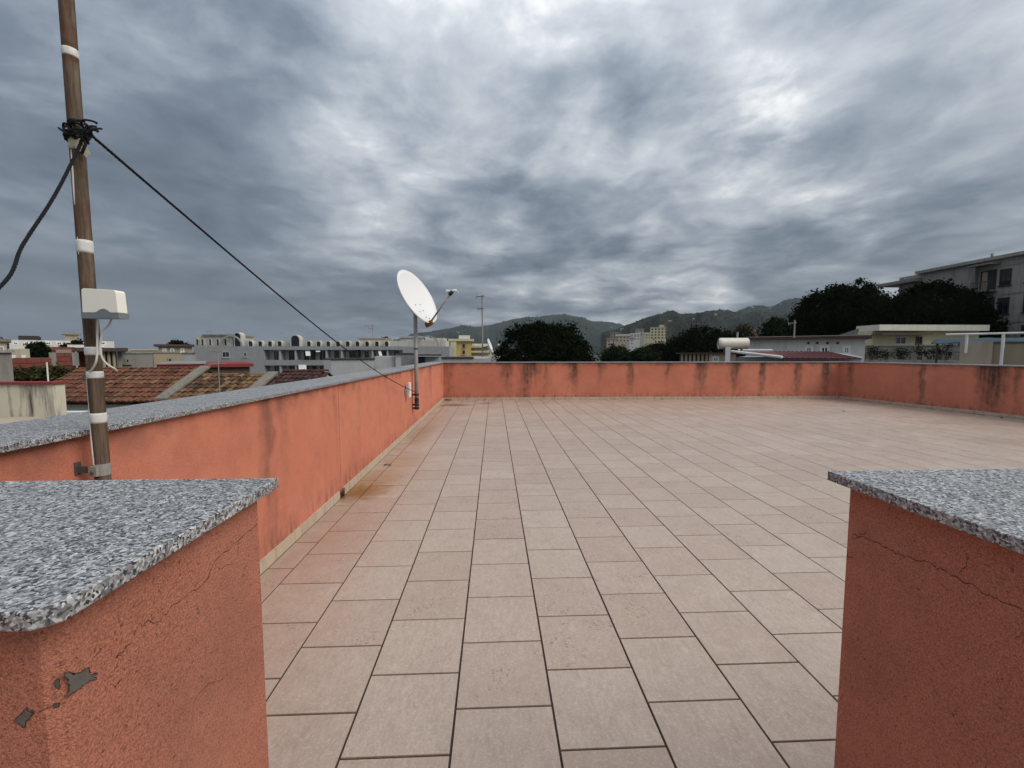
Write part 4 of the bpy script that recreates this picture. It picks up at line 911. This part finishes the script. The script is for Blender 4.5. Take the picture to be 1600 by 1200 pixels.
heading(1166, 1352); mast('slim antenna mast on the long white house before the dark trees', 1242, 500, 548, 37.2, .05, ((.1, .5),), 'galvanised', zb=aY(1242, 532, 38).z+.17)
# cream house with thick flat roof band
heading(); a, b_ = aY(1362, 517, 40), aY(1530, 517, 40); x0, x1, zt = a.x, b_.x, a.z
hs = thing('cream_house', 'cream house with a thick pale flat roof band below the trees', 'building', ((x0+x1)/2, 42, GZ))
MB().box(x0, x1, 40, 41.6, GZ, zt).build('wall', 'wall_cream', hs)
MB().box(x0+.1, x1+.2, 39.3, 41.9, zt, aY(1400, 508, 40).z).build('roof_band', 'cream_band', hs)
fwin(hs, 1398, 1416, 526, 538, 40, frame='wall_white'); fwin(hs, 1430, 1441, 526, 538, 40, frame='wood')
MB().box(aY(1376, 520, 39).x, aY(1455, 520, 39).x, 38.8, 39.98, aY(1376, 523, 39).z, aY(1376, 520.8, 39).z).build('pergola_beam', 'wood', hs)
MB().slab([(x0+.05, 41.601, GZ), (x0+.05, 46.5, GZ), (x0+.05, 46.5, aY(1280, 533, 46.5).z), (x0+.05, 41.601, aY(1358, 513, 41).z)], (1, 0, 0), 9).build('rear_wing', 'concrete', hs)
hs, x0, x1, zt = house('terrace_wall', 'bare concrete terrace wall below the cream house', 1352, 1502, 541, 44, 3, 'concrete'); MB().box(x0, x1, 43.9, 47.1, zt, zt+.08).build('coping', 'concrete_dark', hs)
fwin(hs, 1478, 1490, 548, 562, 44, frame='concrete', mull=False)
# planter with potted plants
heading(1352, 1500); p0, p1 = aY(1352, 562, 40), aY(1500, 562, 40)
o = thing('planter', 'long planter wall with small potted plants behind the right corner', 'planter', ((p0.x+p1.x)/2, 40, GZ)); MB().box(p0.x, p1.x, 40, 40.5, GZ, p0.z).build('trough', 'concrete_dark', o)
MB().tube([(p0.x, 40.2, p0.z+.55), (p1.x, 40.2, p0.z+.55)], .025, 6).build('rail', 'dark_trim', o)
for k in range(9): xx = p0.x+(p1.x-p0.x)*(k+.02)/8.1; MB().tube([(xx, 40.2, p0.z-.02), (xx, 40.2, p0.z+.55)], .02, 6).build('rail_post', 'dark_trim', o)
def leafmesh(clusters, per, leaf, seed, spread, flat=1.):
    g = np.random.default_rng(seed); cl = np.array(clusters); n = len(cl)*per
    c_ = np.repeat(cl[:, :3], per, 0)+g.normal(0, 1, (n, 3))*np.repeat(cl[:, 3:4], per, 0)*spread*np.array([1, 1, flat])
    a_ = g.normal(0, 1, (n, 3)); a_ /= np.linalg.norm(a_, axis=1)[:, None]; b2 = g.normal(0, 1, (n, 3)); b2 -= a_*(a_*b2).sum(1)[:, None]; b2 /= np.linalg.norm(b2, axis=1)[:, None]
    s_ = leaf*g.uniform(.6, 1.4, n)[:, None]
    V = np.stack([c_-a_*s_, c_-b2*s_*.5, c_+a_*s_, c_+b2*s_*.5], 1).reshape(-1, 3)
    return V, n
def leaves(name, mat, parent, clusters, per, leaf, seed, spread=.5, flat=1.):
    V, n = leafmesh(clusters, per, leaf, seed, spread, flat); off = np.array(wloc(parent)); V = V-off
    me = bpy.data.meshes.new(name); me.vertices.add(4*n); me.vertices.foreach_set('co', V.astype(np.float32).ravel()); me.loops.add(4*n); me.loops.foreach_set('vertex_index', np.arange(4*n, dtype=np.int32))
    me.polygons.add(n); me.polygons.foreach_set('loop_start', np.arange(0, 4*n, 4, dtype=np.int32)); me.polygons.foreach_set('loop_total', np.full(n, 4, np.int32)); me.update(calc_edges=True); me.validate()
    me.materials.append(MAT[mat]); o = bpy.data.objects.new(name, me); C.objects.link(o); o.parent = parent; return o
for k, (px, h_) in enumerate([(1361, .55), (1369, .8), (1384, .4), (1405, .6), (1412, .4), (1436, .75), (1452, .5), (1468, .9), (1480, 1.1)]):
    p_ = aY(px, 562, 40.1); pl = thing('potted_plant', ['small', 'bushy', 'low', 'upright', 'short', 'thin', 'round', 'tall', 'tallest'][k]+' potted plant on the planter wall, number %s from its left end' % ['one', 'two', 'three', 'four', 'five', 'six', 'seven', 'eight', 'nine'][k], 'plant', (p_.x, 40.1, p_.z), 'potted plants on the planter wall')
    MB().tube([(p_.x, 40.1, p_.z), (p_.x, 40.1, p_.z+.22)], [.1, .14], 10).build('pot', 'wood', pl)
    leaves('foliage', 'leaf_mid', pl, [(p_.x+rnd.gauss(0, .12), 40.1+rnd.gauss(0, .1), p_.z+.25+rnd.random()*h_*.8, .18) for _ in range(12)], 18, .06, k, .8)
# near tan roof terrace with white pipe frame and blue tarp
hs, x0, x1, zt = house('tan_terrace', 'tan roof terrace wall cut by the right picture edge', 1503, 1760, 537, 27, 1.2, 'wall_tan')
MB().box(x0-.05, x0+.9, 26.9, 27.3, GZ, aY(1505, 535, 27).z+.05).build('corner_pier', 'wall_beige', hs)
MB().box(x0+.902, x1, 26.95, 27.25, zt, zt+.06).build('coping', 'wood', hs)
o = thing('pipe_frame', 'white pipe frame standing on the tan terrace wall', 'frame', (aY(1568, 522, 26.8).x, 26.8, zt))
zf = aY(1540, 521.5, 26.8).z; xs = [aY(p, 522, 26.8).x for p in (1478, 1511, 1568, 1640)]
MB().tube([(xs[0], 26.8, zf), (xs[3]+2, 26.8, zf)], .042, 8).build('top_rail', 'white_trim', o)
MB().tube([(xs[1], 26.8, zf), (xs[1], 26.8, aY(1511, 537, 26.8).z-.4)], .045, 8).build('post', 'white_trim', o); MB().tube([(xs[2], 26.8, zf), (xs[2], 26.8, aY(1568, 564, 26.8).z-.3)], .05, 8).build('post', 'white_trim', o); MB().tube([(xs[3], 26.8, zf), (xs[3], 26.8, zt-.5)], .05, 8).build('post', 'white_trim', o)
tz = aY(1540, 524, 29).z
m2 = MB(); gx, gy = 24, 6; X0, X1 = aY(1466, 528, 33).x, aY(1720, 528, 29).x
V = [(X0+(X1-X0)*i/gx, 29+4*j/gy, tz-.05-.05*math.sin(i*.9)*math.sin(j*1.1)-.3*(1-j/gy)**2) for j in range(gy+1) for i in range(gx+1)]
m2.add(V, [(j*(gx+1)+i, j*(gx+1)+i+1, (j+1)*(gx+1)+i+1, (j+1)*(gx+1)+i) for j in range(gy) for i in range(gx)])
tp = m2.build('tarpaulin', 'tarp_blue', None, origin=((X0+X1)/2, 31, tz-.4), smooth=True); so = tp.modifiers.new('thick', 'SOLIDIFY'); so.thickness = .01; tag(tp, 'blue tarpaulin stretched behind the white pipe frame', 'tarpaulin')
for xx in (X0+.1, X0+3.5): tag(MB().tube([(xx, 31, GZ), (xx, 31, tz-.3)], .05, 8).build('tarp_pole', 'bracket', None, origin=(xx, 31, GZ)), 'thin dark pole holding up the %s of the blue tarpaulin' % ('left end' if xx < X0+1 else 'middle'), 'pole', 'poles under the blue tarpaulin')

heading()
# grey apartment block on the right: its long side faces left
XB = 55.
AP = thing('apartment_building', 'tall grey concrete apartment building behind the dark trees on the right', 'building', (XB+7, 48, GZ))
yA, yB_ = aX(1405, 440, XB).y, 26.
ztp = aX(1520, 413, XB).z
MB().box(XB, XB+14, yB_, yA, GZ, ztp).build('wall', 'concrete_dark', AP)
rf = MB().box(XB-.5, XB+14.5, yB_-.5, yA-2.6, ztp, ztp+.35).build('roof', 'concrete_dark', AP); MB().box(XB-1.0, XB+15, yA-3.2, yA+2.2, ztp-.95, ztp-.55).build('eave_slab', 'concrete', AP)
MB().tube([(XB+1, aX(1536, 410, XB).y, ztp+.35), (XB+1, aX(1536, 410, XB).y, ztp+1.0)], .12, 6).build('chimney_pipe', 'concrete', rf)
def side_y(px): return aX(px, 500, XB).y
st = 3.05; fl = [ztp-.9-st*k for k in range(6)]
yb0, yb1 = side_y(1552), side_y(1527)
for k, zt_k in enumerate(fl):
    if zt_k-2.6 < GZ+1: continue
    MB().box(XB-.02, XB+.06, yb0, yb1, zt_k-2.35, zt_k-.1).build('loggia_recess', 'shutter', AP)
    MB().box(XB-1.1, XB-.021, yb0-.1, yb1+.1, zt_k-2.5, zt_k-2.35).build('balcony_slab', 'concrete', AP)
    bal = MB().box(XB-1.1, XB-1.04, yb0-.1, yb1+.1, zt_k-1.45, zt_k-1.38).build('balcony_rail', 'bracket', AP)
    for j in range(12): yy = yb0-.05+(yb1-yb0+.1)*j/11; MB().tube([(XB-1.07, yy, zt_k-2.36), (XB-1.07, yy, zt_k-1.4)], .025, 5).build('baluster', 'bracket', bal)
    MB().box(XB-.06, XB-.02, (yb0*.45+yb1*.55), yb1-.2, zt_k-2.34, zt_k-.25).build('balcony_door', 'wall_tan', AP)
    for yy0, yy1 in ((side_y(1575), side_y(1557)), (side_y(1625), side_y(1597)), (side_y(1660), side_y(1642))):
        window(AP, (XB, yy1, zt_k-2.0), (0, -1, 0), (-1, 0, 0), yy1-yy0, 1.75, frame='shutter', fr=.07, shutter=.55 if k != 1 else .3)
    MB().box(XB-.05, XB-.001, yB_, yb0-.6, zt_k+.05, zt_k+.18).build('string_course', 'concrete', AP)
MB().box(XB-1.3, XB-.001, yb0-.3, yb1+.3, ztp-.5, ztp-.36).build('balcony_roof', 'concrete', AP)
MB().box(XB-.45, XB-.001, yb1+.2, yb1+.6, GZ, ztp-.5).build('pilaster', 'concrete', AP)

heading()
# ------------------------------------------------------------------ trees
def tree(label, px0, px1, pyt, pyb, Y, mat='leaf_dark', ncl=260, per=90, leaf=.24, dome=.0, seed=1, name='tree', ry=None, spread=.5, clr=.85, top=0, group='trees around the terrace', gaps=.0):
    """crown fills the picture box px0..px1 x pyt..pyb at distance Y; clusters of leaves on and in an uneven ellipsoid"""
    g = random.Random(seed); a_, b2 = aY(px0, pyb, Y), aY(px1, pyt, Y); cx_ = (a_.x+b2.x)/2; rx = (b2.x-a_.x)/2; zb, zt_ = a_.z, b2.z; ry = rx*.9 if ry is None else ry
    cz_ = zb+(zt_-zb)*(.12 if dome else .45); rzu, rzd = zt_-cz_, cz_-zb
    o = thing(name, label, 'tree', (cx_, Y, GZ), group)
    lob = [(g.uniform(0, 6.28), g.uniform(-.2, 1), g.uniform(*((.82, 1.04) if dome else (.7, 1.06)))) for _ in range(26)]
    cl = []
    while len(cl) < ncl:
        v = Vector((g.gauss(0, 1), g.gauss(0, 1), g.gauss(0, 1))).normalized()
        amp = .92 if dome else .88
        for (la, lz, lr) in lob:
            d_ = Vector((math.cos(la)*math.sqrt(max(0, 1-lz*lz)), math.sin(la)*math.sqrt(max(0, 1-lz*lz)), lz)); q_ = max(0, d_.dot(v)); amp = max(amp, lr*min(1, q_**14*1.02)) if lr > .86 else amp-.10*q_**18
        r_ = amp*(g.random()**(.22))
        if v.z < 0 and not dome: r_ *= .95
        if gaps and g.random() < gaps: continue
        p_ = Vector((cx_+v.x*rx*r_*.93, Y+v.y*ry*r_*.93, cz_+v.z*(rzu if v.z > 0 else rzd)*r_*.95)); cl.append((p_.x, p_.y, p_.z, clr*g.uniform(.6, 1.25)))
    leaves('crown', mat, o, cl, per, leaf, seed, spread, .75)
    m2 = MB(); h0 = cz_-(cz_-GZ)*.45; tr = max(.12, rx*.055)
    m2.tube([(cx_, Y, GZ-.1), (cx_+.1, Y, GZ+(h0-GZ)*.5), (cx_-.1, Y+.1, h0)], [tr*1.4, tr*1.05, tr*.9], 10)
    m2.build('trunk', 'bark', o)
    m2 = MB()
    for k in range(9):
        c_ = cl[g.randrange(len(cl))]; e_ = Vector(c_[:3]); s_ = Vector((cx_-.1, Y+.1, h0-.15)); mid = s_.lerp(e_, .5)+Vector((0, 0, -abs(e_.z-s_.z)*.12)); m2.tube([s_, mid, e_], [tr*.6, tr*.35, tr*.08], 6)
    m2.build('limbs', 'bark', o)
    return o
tree('large dome shaped dark tree behind the far wall', 758, 942, 491, 585, 60, ncl=620, per=80, leaf=.2, dome=1, seed=3, clr=.9)
tree('broad dark tree left of the solar water tank', 1030, 1172, 498, 580, 78, ncl=480, per=80, leaf=.24, dome=1, seed=5, clr=1.05)
tree('low dark tree between the dome tree and the hillside houses', 938, 990, 537, 585, 66, ncl=150, per=70, leaf=.2, seed=6, clr=.8, mat='leaf_mid')
tree('low green tree under the hillside houses', 978, 1032, 541, 585, 62, ncl=150, per=70, leaf=.18, seed=7, clr=.7, mat='leaf_mid')
tree('dark tree rising under the pale hillside block', 1000, 1060, 530, 585, 86, ncl=170, per=70, leaf=.22, seed=17, clr=.9)
tree('small brownish tree at the right flank of the broad dark tree', 1140, 1180, 505, 560, 92, ncl=90, per=60, leaf=.24, seed=18, clr=.9, mat='leaf_olive')
tree('slender dark tree left of the big right hand pines', 1188, 1236, 488, 560, 70, ncl=150, per=60, leaf=.22, seed=8, clr=.8, mat='leaf_mid')
tree('big dark umbrella pine at the left of the right hand group', 1226, 1396, 427, 575, 55, ncl=620, per=80, leaf=.19, dome=0, seed=9, clr=.85)
tree('lighter clumpy eucalyptus rising between the two dark pines', 1312, 1394, 421, 560, 66, ncl=110, per=120, leaf=.17, seed=10, clr=.95, mat='leaf_mid', spread=.42)
tree('big dark umbrella pine in front of the grey apartment building', 1371, 1536, 433, 560, 47, ncl=500, per=80, leaf=.17, dome=0, seed=11, clr=.75)
tree('sparse spreading tree reaching right before the grey apartment building', 1478, 1566, 472, 540, 45, ncl=95, per=60, leaf=.14, seed=12, clr=.6, spread=.5)
tree('small round dark tree beside the long white building', 46, 76, 531, 575, 72, ncl=110, per=60, leaf=.2, seed=13, clr=.6, group='trees on the left skyline')
tree('dark tree behind the mast foot', 100, 136, 526, 570, 88, ncl=110, per=60, leaf=.24, seed=14, clr=.8, group='trees on the left skyline')
tree('small tree on the skyline above the brown house', 264, 294, 530, 560, 98, ncl=80, per=50, leaf=.24, seed=15, clr=.7, group='trees on the left skyline')
tree('small dark conifer rising behind the white attic left of the dish', 594, 612, 520, 570, 118, ncl=80, per=50, leaf=.22, seed=16, clr=.6, group='trees on the left skyline')
tree('dark tree at the far left picture edge', -14, 8, 525, 570, 92, ncl=70, per=50, leaf=.24, seed=19, clr=.8, group='trees on the left skyline')
tree('dark tree far behind the yellow house', 738, 770, 545, 575, 125, ncl=90, per=50, leaf=.28, seed=20, clr=.9)
tree('low shrub above the stained wall with red cap', 18, 122, 572, 615, 21, ncl=150, per=70, leaf=.09, seed=21, clr=.32, mat='leaf_olive', name='shrub', group='trees on the left skyline', ry=1.2)

# ------------------------------------------------------------------ hills and hillside houses
HILLS = []
def hill(name, ridge, base_d, mat, seed, jit, fall=.55):
    g = np.random.default_rng(seed); ridge = np.array(ridge, float); nx, ny = 400, 110
    pxs = np.linspace(ridge[0, 0], ridge[-1, 0], nx); pys = np.interp(pxs, ridge[:, 0], ridge[:, 1]); dist = np.interp(pxs, ridge[:, 0], ridge[:, 2])
    V = []
    ph = g.uniform(0, 6.28, 12)
    for j in range(ny):
        f_ = j/(ny-1)*1.35
        for i in range(nx):
            r_ = aY(pxs[i], pys[i], dist[i]); hz = r_.z-GZ; s_ = min(f_, 1.); s3 = s_*s_*(3-2*s_)
            prof_ = s_**.85*.6+s3*.4 if f_ <= 1 else 1-(f_-1)*1.6
            d_ = base_d+(dist[i]-base_d)*f_; k = d_/dist[i]
            und = .10*math.sin(i*.045+ph[0]+3*f_)+.07*math.sin(i*.11+ph[1]-5*f_)+.04*math.sin(i*.23+ph[2]+9*f_)
            z_ = GZ-1+hz*max(0, prof_+(und*math.sin(math.pi*s_) if f_ < 1 else 0))
            jj = g.normal(0, jit*.5)+(g.random() < .12)*jit*g.random()*1.6
            V.append((r_.x*k+g.normal(0, jit*.4), d_, z_+(jj if f_ > .06 else 0)*(1 if j != ny-1 else 0)))
    m2 = MB(); m2.add(V, [(j*nx+i, j*nx+i+1, (j+1)*nx+i+1, (j+1)*nx+i) for j in range(ny-1) for i in range(nx-1)])
    o = structure(m2.build(name, mat, smooth=False)); HILLS.append(o); return o
hill('hills', [(560, 542, 3600), (620, 531, 3600), (650, 523, 3600), (690, 515, 3550), (725, 508, 3500), (745, 511, 3500), (770, 507, 3500), (800, 499, 3500), (850, 496, 3500), (882, 490, 3500), (900, 495, 3500), (925, 502, 3500), (955, 503, 3400), (975, 508, 3400), (1010, 506, 3400), (1100, 505, 3400), (1200, 500, 3400)], 1900, 'hill_far', 1, 5)
hill('hills', [(940, 520, 1500), (975, 511, 1500), (1000, 501, 1500), (1025, 493, 1500), (1060, 493, 1500), (1080, 490, 1520), (1105, 486.5, 1550), (1128, 484, 1550), (1145, 487, 1550), (1160, 489, 1600), (1200, 492, 1650), (1300, 500, 1700), (1420, 520, 1700)], 520, 'hill_far', 2, 3)
hill('hills', [(1120, 495, 2300), (1150, 487, 2300), (1170, 479, 2300), (1185, 477, 2300), (1205, 479, 2300), (1225, 471, 2300), (1245, 467, 2300), (1290, 470, 2300), (1350, 478, 2300), (1450, 500, 2300), (1600, 520, 2300)], 1650, 'hill_far', 3, 4)
hh_ = random.Random(4)
spec = [(948, 963, 531, 'wall_beige', 'cream house at the left end of the hillside group'), (962, 984, 525, 'wall_beige', 'wide beige house in the hillside group'), (975, 990, 530, 'wall_white', 'small white house low in the hillside group'), (985, 1000, 523, 'wall_white', 'white house in the middle of the hillside group'),
        (993, 1006, 516, 'wall_lightgrey', 'grey church like tower house on the hillside'), (1003, 1018, 522, 'wall_cream', 'cream house left of the hillside apartment block'), (953, 968, 521, 'concrete', 'grey house highest at the left of the hillside group'), (1150, 1166, 522, 'wall_beige', 'beige house on the slope above the solar water tank'), (1168, 1186, 518, 'brick_red', 'reddish house on the slope behind the pines'), (1152, 1162, 512, 'wall_lightgrey', 'tiny grey house higher on the slope above the tank')]
for k, (px0, px1, py, mt, lb) in enumerate(spec):
    Yh = 430+25*k; hs, x0, x1, zt = house('hillside_house', lb, px0, px1, py, Yh, 9, mt, 'house', 'houses on the hillside')
    m2 = MB().add([(x0-.4, Yh-.4, zt), (x1+.4, Yh-.4, zt), (x1+.4, Yh+9.4, zt), (x0-.4, Yh+9.4, zt), (x0-.4, Yh+4.5, zt+2), (x1+.4, Yh+4.5, zt+2)], [(0, 1, 5, 4), (2, 3, 4, 5), (1, 2, 5), (3, 0, 4), (0, 3, 2, 1)]); m2.build('roof', 'verge' if k % 2 else 'brown_roof', hs)
    n_ = max(2, int((x1-x0)/3.2))
    for lv in range(2):
        for j in range(n_): window(hs, (x0+(x1-x0)*(j+.3)/n_, Yh, zt-2.3-3.2*lv), (1, 0, 0), (0, -1, 0), 1.3, 1.5, fr=.1, sill=False, mull=False, frame='shutter_grey')
hs, x0, x1, zt = house('hillside_block', 'pale yellow hillside apartment block with rows of windows', 1016, 1041, 512, 480, 12, 'wall_cream', 'building', 'houses on the hillside'); MB().box(x0-.3, x1+.3, 479.7, 492.3, zt, zt+.5).build('roof', 'wall_beige', hs); MB().box(x0+9, x0+14, 482, 488, zt+.5, zt+2.8).build('roof_room', 'wall_cream', hs)
for lv in range(4):
    for j in range(5): window(hs, (x0+1.2+j*3.4, 480, zt-2.6-3.0*lv), (1, 0, 0), (0, -1, 0), 1.9, 1.6, fr=.1, sill=False, mull=False, frame='wall_beige')

heading()
# scattered farmhouses on the slopes, set on the hill surface where the line of sight meets it
from mathutils.bvhtree import BVHTree
bv = [BVHTree.FromPolygons([tuple(v.co) for v in h.data.vertices], [tuple(p.vertices) for p in h.data.polygons]) for h in HILLS]
for k, (px, py, w_, mt, lb) in enumerate([(1046, 503, 16, 'wall_beige', 'pale farmhouse on the slope right of the hillside block'), (1085, 499, 13, 'wall_white', 'tiny white farmhouse on the middle slope behind the broad tree'),
        (1118, 492, 14, 'wall_beige', 'beige farmhouse just below the middle hilltop'), (1131, 486, 9, 'concrete', 'tiny hut on the middle hilltop'), (1176, 481, 22, 'wall_white', 'white farmhouse near the top of the right hill'),
        (1203, 482, 20, 'wall_beige', 'beige farmhouse on the upper right hill'), (1221, 475, 18, 'wall_white', 'small white house highest on the right hill'), (955, 511, 20, 'wall_beige', 'pale farmhouse on the far slope above the hillside group'),
        (972, 515, 16, 'wall_white', 'white farmhouse low on the far slope above the hillside group'), (716, 520, 24, 'wall_beige', 'faint farmhouse on the far left hill behind the dish')]):
    d = ray(px, py).normalized(); hits = [q_ for q_ in (b_.ray_cast(CAM, d) for b_ in bv) if q_[0] is not None]
    if not hits: continue
    p_ = min(hits, key=lambda q_: q_[3])[0]
    o = thing('farmhouse', lb, 'house', (p_.x, p_.y, p_.z-5), 'farmhouses on the hills'); w_ *= .55; h_ = w_*.36; mt = {'wall_white': 'wall_beige', 'wall_beige': 'wall_tan'}.get(mt, mt)
    MB().box(p_.x-w_/2, p_.x+w_/2, p_.y-w_*.3, p_.y+w_*.3, p_.z-5, p_.z+h_).build('wall', mt, o)
    MB().add([(p_.x-w_*.54, p_.y-w_*.34, p_.z+h_), (p_.x+w_*.54, p_.y-w_*.34, p_.z+h_), (p_.x+w_*.54, p_.y+w_*.34, p_.z+h_), (p_.x-w_*.54, p_.y+w_*.34, p_.z+h_), (p_.x-w_*.54, p_.y, p_.z+h_*1.35), (p_.x+w_*.54, p_.y, p_.z+h_*1.35)], [(0, 1, 5, 4), (2, 3, 4, 5), (1, 2, 5), (3, 0, 4), (0, 3, 2, 1)]).build('roof', 'verge', o)
# ------------------------------------------------------------------ air between the camera and the hills
hz = MB().box(-6100, 6100, -3100, 9100, GZ-3, 420).build('haze', 'black'); hz['kind'] = 'stuff'; tag(hz, 'thin grey blue haze in the distance', None)
mh = bpy.data.materials.new('haze'); mh.use_nodes = True; mh.node_tree.nodes.clear(); qh = NT(mh.node_tree)
pv_ = qh.n('ShaderNodeVolumePrincipled'); pv_.inputs['Color'].default_value = (.72, .82, .95, 1); pv_.inputs['Density'].default_value = .00007; pv_.inputs['Anisotropy'].default_value = .2
qh.l(pv_.outputs[0], qh.n('ShaderNodeOutputMaterial').inputs['Volume']); hz.data.materials.clear(); hz.data.materials.append(mh)
